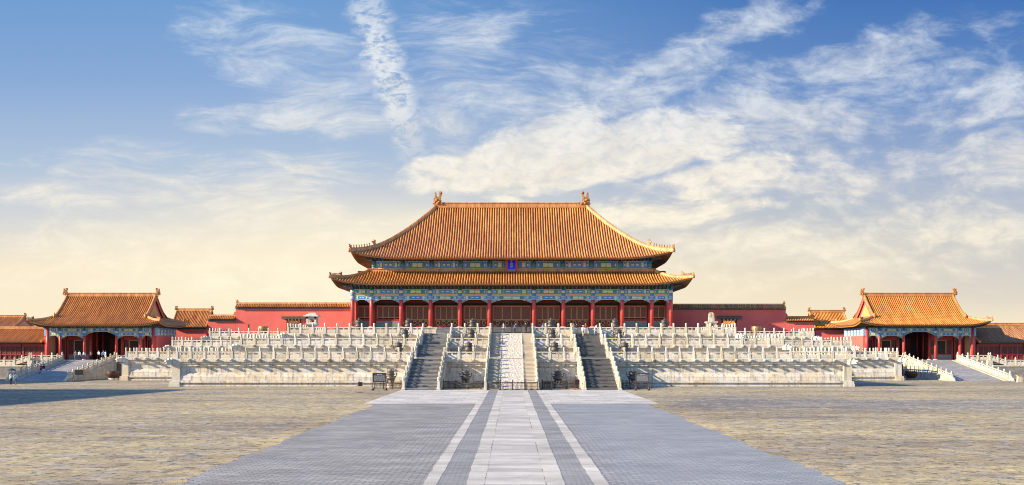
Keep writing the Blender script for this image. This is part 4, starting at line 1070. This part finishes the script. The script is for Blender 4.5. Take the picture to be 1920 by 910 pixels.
# ------------------------------------------------------------------ gabled buildings: gatehouses, galleries, far roofs
def gabled(name, label, cat, x0, x1, yc, half, zb, ze, zr, spacing=.3, front=None, orn=.5, group=None, over=.9, tmat='glazed_tile', wall='red_wall', rh=.45):
    cx, a = (x0+x1)/2, (x1-x0)/2
    t = thing(name, label, cat, (cx, yc-half, zb), group)
    rf = Roof(cx, yc, a, half+over, a, 0, ze, zr, 0, 1, tg=0, k=.35)
    mb = MB().mat(wall); mb.box(x0+.5, x1-.5, yc-half, yc+half, zb, ze+.25); mb.mat('teal_trim'); mb.box(x0+.45, x1-.45, yc-half-.12, yc-half, ze-.35, ze-.05)
    part('wall', mb, t)
    rf.build(t, spacing, tmat=tmat, N=8, sides=False)
    rf.ridge(t, a, .34, rh, orn)
    N = 8
    pts = [(yc+sy*rf.B(tt), rf.ze+(rf.zr-rf.ze)*gprof(tt, rf.k)-.05) for sy, tts in ((-1,[i/N for i in range(N+1)]), (1,[1-i/N for i in range(1,N+1)])) for tt in tts]
    for sx in (-1, 1):
        xg = cx+sx*(a-.25)
        mb = MB().mat('red_wall'); mb.prism(pts, 'x', *sorted((xg, xg-sx*.25))); mb.mat('gable_gold'); z_ = ze+.35
        mb.prism([(yc-half*.62, z_), (yc+half*.62, z_), (yc, zr-.9)], 'x', *sorted((xg+sx*.03, xg))); part('gable', mb, t)
        for sy in (-1, 1):
            mb = MB().mat('ridge_tile'); mb.sweepbox([(cx+sx*(a-.15), yc+sy*rf.B(i/N), rf.ze+(rf.zr-rf.ze)*gprof(i/N, rf.k)+.03) for i in range(N+1)], .34, .32, (1,0))
            part('gable_ridge', mb, t)
    mb = MB().mat('rafter_paint'); mb.box(x0+.1, x1-.1, yc-half-over+.1, yc-half, ze-.12, ze-.02); part('eave', mb, t)
    return t, rf
gabled('gatehouse', 'small tiled gatehouse between the left gate and the red wall', 'gatehouse', -67.6, -60.3, 208.5, 2.9, 3.1, 9.45, 12.9, group='small gatehouses beside the red walls')
gabled('gatehouse', 'small tiled gatehouse between the right gate and the red wall', 'gatehouse', 59.9, 67.0, 208.5, 2.9, 3.1, 9.3, 12.6, group='small gatehouses beside the red walls', tmat='glazed_tile_bright')
def gallery(label, x0, x1, yc, ze, zr, tmat):
    t, rf = gabled('gallery', label, 'gallery', x0, x1, yc, 4.2, GATE_Z, ze, zr, .3, orn=0, group='low galleries beyond the gates', over=1.3, tmat=tmat, wall='dark_red_wood')
    yf = yc-4.2
    n = max(1, round((x1-x0)/4.2)); w = (x1-x0)/n
    for i in range(n):
        a, b = x0+w*i+.1, x0+w*(i+1)-.1
        mb = MB().mat('red_wood')
        mb.box(a, a+.35, yf-.14, yf, GATE_Z, ze-.35); mb.box(a+.35, b, yf-.1, yf, ze-.75, ze-.35); mb.box(a+.35, b, yf-.1, yf, GATE_Z, GATE_Z+.2)
        for k in range(1, 4): q = a+.35+(b-a-.35)*k/4; mb.box(q-.07, q+.07, yf-.1, yf, GATE_Z+.2, ze-.75)
        mb.box(a+.35, b, yf-.09, yf, GATE_Z+.9, GATE_Z+1.05)
        d = part('door_bay', mb, t)
        ml = MB().mat('gate_lattice'); ml.box(a+.35, b, yf-.06, yf-.02, GATE_Z+1.05, ze-.75); part('lattice', ml, d)
    return t
gallery('low gallery with sunlit orange roof and dark red doors left of the left gate', -112, -86.3, 195.5, 6.35, 9.0, 'glazed_tile_bright')
gallery('low gallery with roof coloured brown for shade and red lattice doors right of the right gate', 85.8, 112, 195.5, 6.35, 9.2, 'shaded_tile')
gabled('distant_hall', 'distant hall roof with ridge beast showing above the left gallery', 'hall', -140, -105.3, 224, 4.0, 3, 9.9, 12.1, .4, orn=.45, group='distant roofs behind')
gabled('distant_hall', 'distant sunlit orange roof showing above the shaded right gallery', 'hall', 104, 140, 228, 4.0, 3, 8.2, 10.5, .4, orn=.45, group='distant roofs behind', tmat='glazed_tile_bright')
gabled('distant_hall', 'orange hall seen through the doorway in the left red wall', 'hall', -60, -48, 258, 4.0, Z3, 10.9, 12.4, .4, orn=0, group='distant roofs behind')
gabled('distant_hall', 'orange hall seen through the doorway in the right red wall', 'hall', 49, 61, 258, 4.0, Z3, 10.9, 12.4, .4, orn=0, group='distant roofs behind', tmat='glazed_tile_bright')

# ------------------------------------------------------------------ red walls with tiled coping
def coped_wall(label, x0, x1, zb, zt, y=205., door=None, end=0):
    t = thing('red_wall', label, 'wall', ((x0+x1)/2, y, zb), 'red walls flanking the great hall')
    mb = MB().mat('red_wall'); zc = zt-1.35
    if door:
        d0, d1, dz = door; mb.box(x0, d0, y, y+1.1, zb, zc); mb.box(d1, x1, y, y+1.1, zb, zc); mb.box(d0, d1, y, y+1.1, dz, zc)
    else: mb.box(x0, x1, y, y+1.1, zb, zc)
    part('wall_face', mb, t)
    mb = MB().mat('ridge_tile'); mb.box(x0, x1, y-.06, y+1.16, zc, zc+.1)
    mb.mat('teal_trim'); mb.box(x0, x1, y-.22, y+1.32, zc+.1, zc+.26); mb.box(x0, x1, y-.34, y+1.44, zc+.26, zc+.36); part('cornice', mb, t)
    rf = Roof((x0+x1)/2, y+.55, (x1-x0)/2, 1.1, (x1-x0)/2, 0, zc+.38, zt-.25, 0, 1, tg=0, k=.2)
    rf.build(t, .34, N=4, sides=False, rr=.32)
    mb = MB().mat('ridge_tile'); mb.prism([(y+.33,zt-.32),(y+.77,zt-.32),(y+.72,zt),(y+.38,zt)], 'x', x0, x1)
    mb.mat('glaze_ornament')
    for e in ([x0+.15] if end < 0 else [x1-.15] if end > 0 else [x0+.15, x1-.15]):
        k = 1 if e < (x0+x1)/2 else -1
        mb.prism([(e+k*.45,zt-.05),(e-k*.15,zt-.05),(e-k*.2,zt+.25),(e-k*.02,zt+.2),(e-k*.08,zt+.55),(e+k*.06,zt+.3),(e+k*.14,zt+.55),(e+k*.24,zt+.2)], 'y', y+.35, y+.75)
    part('coping_ridge', mb, t)
    if door:
        d0, d1, dz = door
        mb = MB().mat('dark_red_wood'); mb.box(d0, d0+.3, y-.1, y+.5, zb, dz); mb.box(d1-.3, d1, y-.1, y+.5, zb, dz); mb.box(d0, d1, y-.12, y+.5, dz-.35, dz+.02)
        fr = part('door_frame', mb, t)
        for k in range(4):
            m2 = MB().mat('gilt'); xx = d0+.45+(d1-d0-.9)*k/3
            b = len(m2.v)
            for yy, r in ((y-.13,.19),(y-.24,.17)):
                for j in range(8): a = 2*pi*j/8; m2.v.append((xx+r*cos(a), yy, dz-.17+r*sin(a)))
            m2.face(tuple(b+8+j for j in range(8)))
            for j in range(8): m2.face((b+j, b+(j+1)%8, b+8+(j+1)%8, b+8+j))
            part('door_stud', m2, fr)
        mb = MB().mat('bracket_paint'); mb.box(d0-.85, d1+.85, y-.75, y-.02, dz+.03, dz+.42); mb.mat('pan_tile'); mb.prism([(y-.85,dz+.42),(y-.02,dz+.42),(y-.02,dz+.62)], 'x', d0-.9, d1+.9); part('door_canopy', mb, t)
    return t
ZC = 14.35
coped_wall('tall sunlit red wall with orange tiled coping left of the great hall', -54.7, -30.6, Z3, ZC+.05, door=(-44.6,-41.7,11.1), end=-1)
coped_wall('tall shaded red wall with tiled coping right of the great hall', 30.6, 54.3, Z3, ZC-.2, door=(41.6,44.6,11.1), end=1)
coped_wall('lower stepped down stretch of red wall beyond the tall left wall', -60.2, -54.72, Z1, 12.0)
coped_wall('lower stepped down stretch of red wall beyond the tall right wall', 54.32, 59.8, Z1, 11.7)

# ------------------------------------------------------------------ off-frame west side: pavilion and gatehouse whose shadows fall into the yard
def side_pavilion(name, label, cx, cy, a0, b0, r, ze, zr, rz=0):
    t = thing(name, label, 'pavilion', (cx, cy, 0))
    mb = MB().mat('red_wall'); mb.box(cx-a0+3, cx+a0-3, cy-b0+3, cy+b0-3, 0, ze+.5); mb.mat('marble_wall'); mb.box(cx-a0+1.4, cx+a0-1.4, cy-b0+1.4, cy+b0-1.4, 0, 2.2); part('wall', mb, t)
    mb = MB().mat('glazed_tile')
    e = [(cx-a0,cy-b0,ze),(cx+a0,cy-b0,ze),(cx+a0,cy+b0,ze),(cx-a0,cy+b0,ze)]; p, q = (cx,cy-r,zr), (cx,cy+r,zr)
    mb.poly([e[0],e[1],p]); mb.poly([e[1],e[2],q,p]); mb.poly([e[2],e[3],q]); mb.poly([e[3],e[0],p,q]); mb.poly(e[::-1]); part('roof', mb, t); t.rotation_euler[2] = rz
side_pavilion('side_pavilion', 'tall side pavilion outside the left edge of the yard', -99.3, 86, 12, 33.7, 24.5, 12, 24, radians(-7.5))
side_pavilion('side_gallery', 'side gallery outside the left edge beside the gate ramp', -104.5, 154, 9, 14, 6.5, 9.5, 15.8)

# ------------------------------------------------------------------ bronze incense burners
def make_burner(loc, label):
    t = thing('incense_burner', label, 'incense burner', loc, 'bronze incense burners on the terraces')
    L = loc
    mb = MB().mat('marble_worn'); mb.lathe([(.62,0),(.62,.14),(.5,.2),(.48,.42),(.6,.5),(.6,.6)], L, 8, False); part('pedestal', mb, t)
    b = (L[0], L[1], L[2]+.6)
    mb = MB().mat('bronze'); mb.lathe([(.18,.30),(.42,.36),(.56,.50),(.60,.66),(.55,.82),(.44,.92),(.42,1.0),(.50,1.08),(.60,1.12),(.60,1.16),(.50,1.17)], b, 18); part('belly', mb, t)
    for k in range(3):
        a = pi/2+2*pi*k/3; mb = MB().mat('bronze'); ca, sa = cos(a), sin(a)
        mb.tube([(b[0]+.40*ca,b[1]+.40*sa,b[2]+.50),(b[0]+.47*ca,b[1]+.47*sa,b[2]+.30),(b[0]+.42*ca,b[1]+.42*sa,b[2]+.14),(b[0]+.48*ca,b[1]+.48*sa,b[2]+.0)], [.15,.13,.08,.12], 7); part('leg', mb, t)
    mb = MB().mat('bronze'); mb.lathe([(.56,1.17),(.56,1.22),(.46,1.26),(.46,1.42),(.52,1.45),(.52,1.5),(.36,1.58),(.2,1.64),(.08,1.68),(.12,1.76),(.09,1.83),(.02,1.9)], b, 18); part('lid', mb, t)
    for s in (-1, 1):
        mb = MB().mat('bronze'); mb.tube([(b[0]+s*.52,b[1],b[2]+.84),(b[0]+s*.72,b[1],b[2]+.86),(b[0]+s*.76,b[1],b[2]+1.05),(b[0]+s*.74,b[1],b[2]+1.22),(b[0]+s*.88,b[1],b[2]+1.30)], [.07,.065,.06,.055,.06], 6); part('handle', mb, t)
    return t
BP = []
for ti, (y, z, xs) in enumerate(((136.0, 0., (6.05, 15.9)), (143.2, Z1, (5.95, 15.65)), (151.2, Z2, (5.9, 15.6)), (161.2, Z3, (6.1, 16.1, 23.8)))):
    for sx, sd_ in ((-1,'left'), (1,'right')):
        for x in xs:
            lev = ['at the terrace foot', 'on the lowest terrace', 'on the middle terrace', 'on the top terrace'][ti]
            if ti == 0: where = f'between the middle and {sd_} stairs' if x < 10 else f'behind the {sd_} notice board'
            else: where = f'between the middle and {sd_} stairs' if x < 10 else (f'just outside the {sd_} stairs' if x < 20 else f'before the outermost bays on the {sd_}')
            BP.append(((sx*x, y, z), f'bronze incense burner {lev}, {where}'))
b0 = make_burner(*BP[0])
for loc, lab in BP[1:]: dup(b0, loc, lab)

# ------------------------------------------------------------------ fences
def fence(label, p0, p1, h, n, bars=10):
    t = thing('iron_fence', label, 'fence', p0, 'low iron fences round the stairs')
    dx, dy = p1[0]-p0[0], p1[1]-p0[1]
    for i in range(n+1):
        mb = MB().mat('iron'); x, y, z = p0[0]+dx*i/n, p0[1]+dy*i/n, p0[2]
        mb.box(x-.06, x+.06, y-.06, y+.06, z, z+h*1.08); mb.lathe([(.03,0),(.07,.05),(.05,.12),(.01,.2)], (x,y,z+h*1.08), 6); mb.box(x-.14, x+.14, y-.14, y+.14, z, z+.05); part('post', mb, t)
    for i in range(n):
        a = (p0[0]+dx*i/n, p0[1]+dy*i/n); b = (p0[0]+dx*(i+1)/n, p0[1]+dy*(i+1)/n); z = p0[2]
        mb = MB().mat('iron')
        for f, w in ((.14,.035),(.52,.03),(.78,.035),(.95,.045)): mb.tube([(a[0],a[1],z+h*f),(b[0],b[1],z+h*f)], w, 4)
        for k in range(1, bars): q = k/bars; x, y = a[0]+(b[0]-a[0])*q, a[1]+(b[1]-a[1])*q; mb.tube([(x,y,z+h*.14),(x,y,z+h*(.78 if k % 2 else .95))], .022, 4)
        part('bar_panel', mb, t)
    return t
fence('iron fence across the foot of the carved middle staircase', (-3.0,126.5,.012), (3.2,126.5,.012), 1.0, 4)
fence('iron fence in front of the burner between left and middle stairs', (-8.7,131.5,0), (-3.9,131.5,0), .95, 3)
fence('iron fence in front of the burner between middle and right stairs', (3.9,131.5,0), (8.5,131.5,0), .95, 3)
fence('short iron fence beside the right foot of the middle staircase', (3.6,127.0,.012), (4.9,127.4,.012), 1.0, 1, 6)
fence('short iron fence behind the notice board at the left stairs', (-17.2,130,0), (-13.9,130,0), .95, 3, 6)
fence('short iron fence behind the notice board at the right stairs', (13.9,130,0), (17.0,130,0), .95, 3, 6)
fence('iron fence across the top of the carved middle staircase', (-2.9,157.9,Z3), (2.9,157.9,Z3), 1.35, 4)

# ------------------------------------------------------------------ notice boards and small signs
def board(label, x0, x1, y, zb, zt, title=True, face='board_black'):
    t = thing('notice_board', label, 'sign', ((x0+x1)/2, y, 0), 'large notice boards')
    mb = MB().mat(face); mb.box(x0+.08, x1-.08, y-.02, y+.05, zb+.07, zt-.07); bd = part('board', mb, t)
    mb = MB().mat('board_frame'); mb.box(x0, x1, y-.05, y+.06, zt-.08, zt); mb.box(x0, x1, y-.05, y+.06, zb, zb+.08); mb.box(x0, x0+.08, y-.05, y+.06, zb+.08, zt-.08); mb.box(x1-.08, x1, y-.05, y+.06, zb+.08, zt-.08); part('frame', mb, t)
    for q in (x0+.04, x1-.04):
        mb = MB().mat('board_frame'); mb.box(q-.04, q+.04, y-.04, y+.05, 0.05, zb); mb.box(q-.16, q+.16, y-.2, y+.2, 0, .08); mb.lathe([(.12,.08),(.14,.2),(.08,.32),(.05,.42)], (q,y,0), 8); part('leg', mb, t)
    mb = MB().mat('white_text'); rr = random.Random(3)
    w = x1-x0
    if title:
        for k in range(4): c = (x0+x1)/2-.24+k*.16; mb.box(c-.055, c+.055, y-.025, y-.019, zt-.24, zt-.14)
    for j in range(9):
        z = zt-.36-j*.085; x = x0+.16
        if z < zb+.14: break
        while x < x1-.2:
            l = rr.uniform(.08,.3); l = min(l, x1-.16-x); mb.box(x, x+l, y-.025, y-.019, z-.022, z+.012); x += l+rr.uniform(.03,.07)
    part('lettering', mb, bd)
    return t
board('dark notice board with white lines of text left of the left stairs', -16.95, -15.25, 126, .98, 2.15)
board('grey notice board with faint text right of the right stairs', 15.05, 16.75, 126, .98, 2.15, face='pale_board')
def small_sign(label, x, y, w, h, legs, face, zb):
    t = thing('stand_sign', label, 'sign', (x, y, 0))
    mb = MB().mat(face); mb.box(x-w/2, x+w/2, y-.02, y+.02, zb, h); part('panel', mb, t)
    for s in (-1, 1):
        mb = MB().mat(legs); mb.box(x+s*w/2-.03*(s>0), x+s*w/2+.03*(s<0), y-.03, y-.021, 0.04, h); mb.box(x+s*(w/2+.002)-.02, x+s*(w/2+.002)+.02, y-.2, y+.2, 0, .04); part('leg', mb, t)
    mb = MB().mat('iron'); mb.box(x-w/2-.1, x+w/2+.1, y-.05, y+.05, .0, .05) if zb > .5 else mb.box(x-w/2, x+w/2, y-.02, y+.02, zb-.04, zb); part('crossbar', mb, t)
    return t
small_sign('small dark stand sign with orange legs left of the notice board', -17.55, 120, .55, 1.2, 'orange_paint', 'grey_board', .75)
small_sign('small grey panel between red poles near the right stairs', 8.2, 129.5, .62, 1.2, 'red_paint', 'grey_board', .62)
small_sign('dark notice panel on legs beside the left gate ramp foot', -66.9, 160, 1.35, 1.9, 'iron', 'grey_board', 1.1)
small_sign('small blue framed sign beside the gilded vat near the right wall', 47.6, 193.5, 1.0, 2.05, 'iron', 'cloth_blue', 1.35)

# ------------------------------------------------------------------ vats
def vat(label, x, y, z, r, h, mat, base='marble_plain', bh=.3):
    t = thing('water_vat', label, 'vat', (x, y, z))
    mb = MB().mat(base); mb.lathe([(r*.75,0),(r*.75,bh)], (x,y,z), 16, False); part('stand', mb, t)
    mb = MB().mat(mat); q = z+bh
    mb.lathe([(r*.62,0),(r*.82,h*.2),(r*.98,h*.55),(r*1.0,h*.8),(r*.93,h*.92),(r*.98,h),(r*.88,h),(r*.86,h*.9),(r*.85,h*.4),(.0,h*.3)], (x,y,q), 22); bd = part('bowl', mb, t)
    for s in (-1, 1):
        mb = MB().mat(mat); mb.tube([(x+s*r*.98,y,q+h*.68),(x+s*r*1.12,y,q+h*.6),(x+s*r*1.1,y,q+h*.4),(x+s*r*.99,y,q+h*.42)], .05, 5); part('handle', mb, bd)
vat('brown iron vat on a pale stand between left ramp and terrace', -66.3, 172, 0, 1.02, 1.1, 'iron_vat')
vat('dark iron vat between right ramp and terrace', 66.4, 172, 0, 1.02, 1.1, 'iron_vat', 'rough_stone')
vat('gilded vat in front of the left red wall', -46.6, 194, Z3, .95, 1.2, 'old_gold', bh=.7)
vat('gilded vat in front of the right red wall', 45.9, 194, Z3, .95, 1.2, 'old_gold', bh=.7)
t = thing('iron_pole', 'thin dark upright pole in front of the left red wall', 'pole', (-49.3, 194, Z3)); mb = MB().mat('iron'); mb.box(-49.42,-49.18,193.9,194.1,Z3,9.75); mb.lathe([(.28,0),(.28,.12),(.14,.2)], (-49.3,194,Z3), 8); part('shaft', mb, t)
# stone stump and red poles at the far right
t = thing('stone_stump', 'pale stone stump with flared top beside the right ramp foot', 'stump', (77.8, 158.5, 0)); mb = MB().mat('marble_plain'); mb.frustum((77.8,158.5), 0, .9, .34, .3, .3, .28); part('shaft', mb, t); mb = MB().mat('marble_plain'); mb.frustum((77.8,158.5), .9, 1.12, .32, .3, .46, .4); part('cap', mb, t)
for x, h, l in ((78.75, 1.05, 'taller of two thin red poles at the far right'), (79.15, .75, 'shorter of two thin red poles at the far right')):
    t = thing('marker_pole', l, 'pole', (x, 158.5, 0)); mb = MB().mat('red_paint'); mb.lathe([(.05,.05),(.05,h),(.03,h+.05)], (x,158.5,0), 8); part('shaft', mb, t); mb = MB().mat('iron'); mb.lathe([(.16,0),(.15,.05),(.05,.07)], (x,158.5,0), 8); part('foot', mb, t)

# ------------------------------------------------------------------ stone measure pavilion and sundial
def measure():
    x, y, z = -32.4, 168., Z3
    t = thing('stone_shrine', 'small white stone shrine with hipped roof on a tall pedestal', 'shrine', (x, y, z))
    mb = MB().mat('marble_plain'); mb.frustum((x,y),z,z+.3,.9,.9,.85,.85); mb.frustum((x,y),z+.3,z+.55,.85,.85,.55,.55); mb.frustum((x,y),z+.55,z+1.25,.5,.5,.5,.5); mb.frustum((x,y),z+1.25,z+1.62,.55,.55,.92,.92); part('pedestal', mb, t)
    mb = MB().mat('marble_plain'); mb.box(x-.92,x+.92,y-.92,y+.92,z+1.62,z+1.78)
    for a in (-1,1):
        for b in (-1,1): mb.box(*sorted((x+a*.80,x+a*.5)),*sorted((y+b*.80,y+b*.5)),z+1.78,z+2.85)
    mb.box(x-.8,x+.8,y-.8,y+.8,z+2.55,z+2.86); mb.box(x-.78,x+.78,y-.78,y+.78,z+1.78,z+2.0); part('chamber', mb, t)
    mb = MB().mat('old_gold'); mb.lathe([(.22,0),(.28,.2),(.28,.42)], (x,y,z+2.0), 10); part('measure_vessel', mb, t)
    mb = MB().mat('marble_plain'); mb.frustum((x,y),z+2.86,z+3.0,1.2,1.2,1.25,1.25); mb.frustum((x,y),z+3.0,z+3.35,1.22,1.22,.62,.5); mb.box(x-.6,x+.6,y-.14,y+.14,z+3.35,z+3.55); part('roof', mb, t)
measure()
def sundial():
    x, y, z = 32.4, 168., Z3
    t = thing('sundial', 'white stone sundial with round disc on a four legged table', 'sundial', (x, y, z))
    mb = MB().mat('marble_plain'); mb.box(x-1,x+1,y-1,y+1,z,z+.3); mb.box(x-.8,x+.8,y-.8,y+.8,z+.3,z+.42); part('base', mb, t)
    for a in (-1,1):
        for b in (-1,1):
            mb = MB().mat('marble_plain'); mb.box(*sorted((x+a*.72,x+a*.42)),*sorted((y+b*.72,y+b*.42)),z+.42,z+1.75); part('leg', mb, t)
    mb = MB().mat('marble_plain'); mb.frustum((x,y),z+1.75,z+1.92,.72,.72,.9,.9); mb.box(x-.92,x+.92,y-.92,y+.92,z+1.92,z+2.1); part('table', mb, t)
    mb = MB().mat('marble_plain'); mb.box(x-.46,x+.46,y-.3,y+.3,z+2.1,z+2.75); part('block', mb, t)
    mb = MB().mat('marble_plain'); mb.prism([(x-.46,z+2.75),(x+.46,z+2.75)]+[(x+.46*cos(a),z+3.15+.5*sin(a)) for a in [pi*k/12 for k in range(13)]], 'y', y-.12, y+.1)
    mb.mat('bronze'); mb.tube([(x,y-.5,z+3.2),(x,y+.4,z+3.1)], .02, 5); part('dial', mb, t)
sundial()

# ------------------------------------------------------------------ people
def body_mesh(pose, top, bottom, shoes='cloth_black', sleeves=True, skirt=False):
    """skin-modifier figure, 1.68 m, facing -Y; one continuous mesh, cloth by region"""
    V, E, R = [], [], []
    def v(x, y, z, r, parent=None, r2=None):
        V.append((x, y, z)); R.append((r, r2 or r))
        if parent is not None: E.append((parent, len(V)-1))
        return len(V)-1
    st = {'stand': .0, 'walk': .22, 'stride': .30}.get(pose, 0)
    lean = .25 if pose == 'bend' else 0
    pel = v(0, 0, .92, .15, None, .11)
    waist = v(0, -lean*.3, 1.08, .135, pel, .10); chest = v(0, -lean*.9, 1.28, .16, waist, .11); neckb = v(0, -lean*1.3, 1.42, .075, chest)
    neck = v(0, -lean*1.5-.01, 1.48, .052, neckb); head = v(0, -lean*1.7-.02, 1.57, .085, neck, .095); crown = v(0, -lean*1.8-.01, 1.65, .07, head, .08)
    for s, ph in ((-1, 1), (1, -1)):
        hip = v(s*.09, 0, .86, .10, pel); knee = v(s*.10, -st*ph*.6-(.03 if ph > 0 else 0), .48, .065, hip); ank = v(s*.10, -st*ph+.03, .09, .042, knee); v(s*.11, -st*ph-.12, .04, .04, ank)
        sh = v(s*.19, -lean*1.1, 1.37, .062, chest); a = .12*ph if st else .0
        if pose == 'phone' and s > 0: el = v(s*.25, -.06, 1.10, .045, sh); wr = v(s*.12, -.24, 1.22, .03, el)
        elif pose == 'hold' and s > 0: el = v(s*.24, -.08, 1.12, .045, sh); wr = v(s*.16, -.22, 1.30, .03, el)
        elif pose == 'bend': el = v(s*.24, -lean*1.6, 1.10, .045, sh); wr = v(s*.2, -lean*2.2, .88, .03, el)
        else: el = v(s*.26, a*.8+.02, 1.10, .045, sh); wr = v(s*.26, a*1.2-.05, .86, .03, el)
        W_, E_ = V[wr], V[el]; d = [W_[k]-E_[k] for k in range(3)]; L = math.sqrt(sum(q*q for q in d)); d = [q/L for q in d]
        palm = v(*(W_[k]+d[k]*.07 for k in range(3)), .030, wr, .02)
        for f in range(4):
            off = (f-1.5)*.018; base = v(V[palm][0]+d[0]*.035, V[palm][1]+d[1]*.035+off, V[palm][2]+d[2]*.035, .009, palm)
            ln = (.055,.068,.062,.045)[f]; v(V[base][0]+d[0]*ln-s*.012, V[base][1]+d[1]*ln, V[base][2]+d[2]*ln, .008, base)
        v(W_[0]+d[0]*.06-s*.01, W_[1]+d[1]*.06-.045, W_[2]+d[2]*.06, .010, palm)
    me = bpy.data.meshes.new('b'); me.from_pydata(V, E, []); o = bpy.data.objects.new('b', me); COL.objects.link(o)
    md = o.modifiers.new('skin', 'SKIN'); o.modifiers.new('sub', 'SUBSURF').levels = 1
    lay = me.skin_vertices[0].data
    for i, r in enumerate(R): lay[i].radius = r; lay[i].use_root = (i == 0)
    dg = bpy.context.evaluated_depsgraph_get(); m = bpy.data.meshes.new_from_object(o.evaluated_get(dg)); bpy.data.objects.remove(o)
    m.name = 'person'
    m.materials.clear()
    for q in ('skin', top, bottom, shoes): m.materials.append(MT[q])
    for p in m.polygons:
        c = p.center; p.use_smooth = True; arm = abs(c.x) > .215
        hand = (pose not in ('phone','hold') and arm and c.z < .90) or (pose in ('phone','hold') and c.y < -.2 and c.z > 1.1)
        p.material_index = 0 if (c.z > 1.44 or hand or (arm and not sleeves and c.z < 1.2)) else 1 if (c.z > .93 or arm) else 2 if c.z > .10 else 3
    return m
def hair_mesh(pose, long=False):
    lean = .25 if pose == 'bend' else 0
    mb = MB().mat('hair_black'); c = (0, -lean*1.75+.005, 0)
    mb.lathe([(.075,1.50 if long else 1.55),(.10,1.58),(.102,1.64),(.075,1.71),(.01,1.735)], (c[0], c[1]+.022, 0), 10); return mb.mesh('hair')
def cap_mesh(mat):
    mb = MB().mat(mat); mb.lathe([(.105,1.61),(.105,1.65),(.08,1.72),(.01,1.745)], (0,.0,0), 10); mb.prism([(-.09,-.08),(.09,-.08),(.07,-.2),(-.07,-.2)], 'z', 1.61, 1.625); return mb.mesh('cap')
BM = {}
def person(label, loc, rz, pose, top, bottom, sc=1.0, hat=None, long=False, bag=None):
    k = (pose, top, bottom)
    if k not in BM: BM[k] = body_mesh(pose, top, bottom)
    t = put('person', BM[k], None, loc, rz); t.scale = (sc,)*3; t['label'] = label; t['category'] = 'person'; t['group'] = 'visitors'
    put('hair', hair_mesh(pose, long), t)
    if hat: put('cap', cap_mesh(hat), t)
    return t
gz = GATE_Z+.02
person('visitor in khaki shirt standing at the left end of the porch group', (-78.9, 187.2, gz), .4, 'stand', 'cloth_khaki', 'cloth_grey', 1.0)
person('visitor in white shirt and dark trousers in the porch group', (-78.1, 186.9, gz), 3.0, 'walk', 'cloth_white', 'cloth_navy', 1.03)
person('visitor in white top and denim beside the white shirted one at the gate', (-77.3, 187.0, gz), .2, 'stand', 'cloth_white', 'cloth_denim', .97, long=True)
person('visitor in tan clothes standing in front of the left gate column', (-76.3, 187.6, gz), 1.2, 'phone', 'cloth_tan', 'cloth_black', .96)
person('visitor in white shirt before the dark gate opening', (-75.1, 188.2, gz), 2.9, 'walk', 'cloth_white', 'cloth_black', 1.05)
person('visitor in pale blue shirt before the dark gate opening', (-74.1, 187.8, gz), .5, 'stand', 'cloth_sky', 'cloth_navy', 1.04)
person('visitor in white shirt and khaki trousers before the dark gate opening', (-73.5, 187.2, gz), -.6, 'stride', 'cloth_white', 'cloth_khaki', 1.0, long=True)
rampz = lambda y: (y-165.5)/(184.88-165.5)*(GATE_Z-.01)
person('visitor in red top walking up the shaded left ramp', (-78.0, 171.5, rampz(171.5)), 3.1, 'stride', 'cloth_red', 'cloth_navy', .98)
person('visitor in black top with white skirt on the shaded left ramp', (-77.4, 171.2, rampz(171.2)), 3.0, 'walk', 'cloth_black', 'cloth_white', .98, long=True)
person('visitor in white shirt holding a parasol at the far left', (-70.9, 146.5, 0), 1.2, 'hold', 'cloth_white', 'cloth_black', 1.04)
person('visitor in pale blue clothes beside the parasol holder at the far left', (-70.15, 146.3, 0), 1.0, 'walk', 'cloth_sky', 'cloth_denim', 1.0, long=True)
t = thing('parasol', 'open dark parasol held above a visitor at the far left', 'parasol', (-70.9, 146.5, 1.3))
PX = (-70.75, 146.32)
mb = MB().mat('cloth_navy'); mb.lathe([(.62,2.02),(.60,2.03),(.42,2.2),(.2,2.3),(.02,2.35)], (*PX,0), 10); part('canopy', mb, t)
mb = MB().mat('iron'); mb.tube([(*PX,1.22),(*PX,2.42)], .014, 5); part('shaft', mb, t)
for lab, x, y, z, rz, pose, top, bot, hat in (
    ('visitor in white shirt on the top terrace behind the middle fence', -1.25, 160.2, Z3, 0, 'stand', 'cloth_white', 'cloth_grey', None),
    ('visitor in blue top leaning behind the middle fence', .45, 160.0, Z3, .6, 'bend', 'cloth_blue', 'cloth_navy', None),
    ('visitor in black clothes near the right end of the middle fence', 2.15, 159.2, Z3, -.4, 'stand', 'cloth_black', 'cloth_black', None),
    ('visitor in sky blue top beside the top terrace burner right of the middle stairs', 4.9, 162.0, Z3, .9, 'stand', 'cloth_sky', 'cloth_denim', None),
    ('visitor in tan top waiting at the head of the right stairs', 9.55, 160.5, Z3, .3, 'stand', 'cloth_tan', 'cloth_white', None),
    ('visitor in black top at the head of the right stairs', 10.2, 162.5, Z3, 2.8, 'stand', 'cloth_black', 'cloth_grey', None),
    ('visitor in white shirt and white cap coming down the right stairs', 10.75, 155.6, 6.95, .1, 'walk', 'cloth_white', 'cloth_khaki', 'cloth_white'),
    ('visitor in orange tan top behind the capped one on the right stairs', 11.5, 160.8, Z3, .2, 'phone', 'cloth_red', 'cloth_white', None),
    ('visitor in white bending near the right rail of the right stairs', 12.5, 156.2, 7.2, 1.4, 'bend', 'cloth_white', 'cloth_white', None)):
    person(lab, (x, y, z), rz, pose, top, bot, 1.0, hat)
print('objects', len(bpy.data.objects))
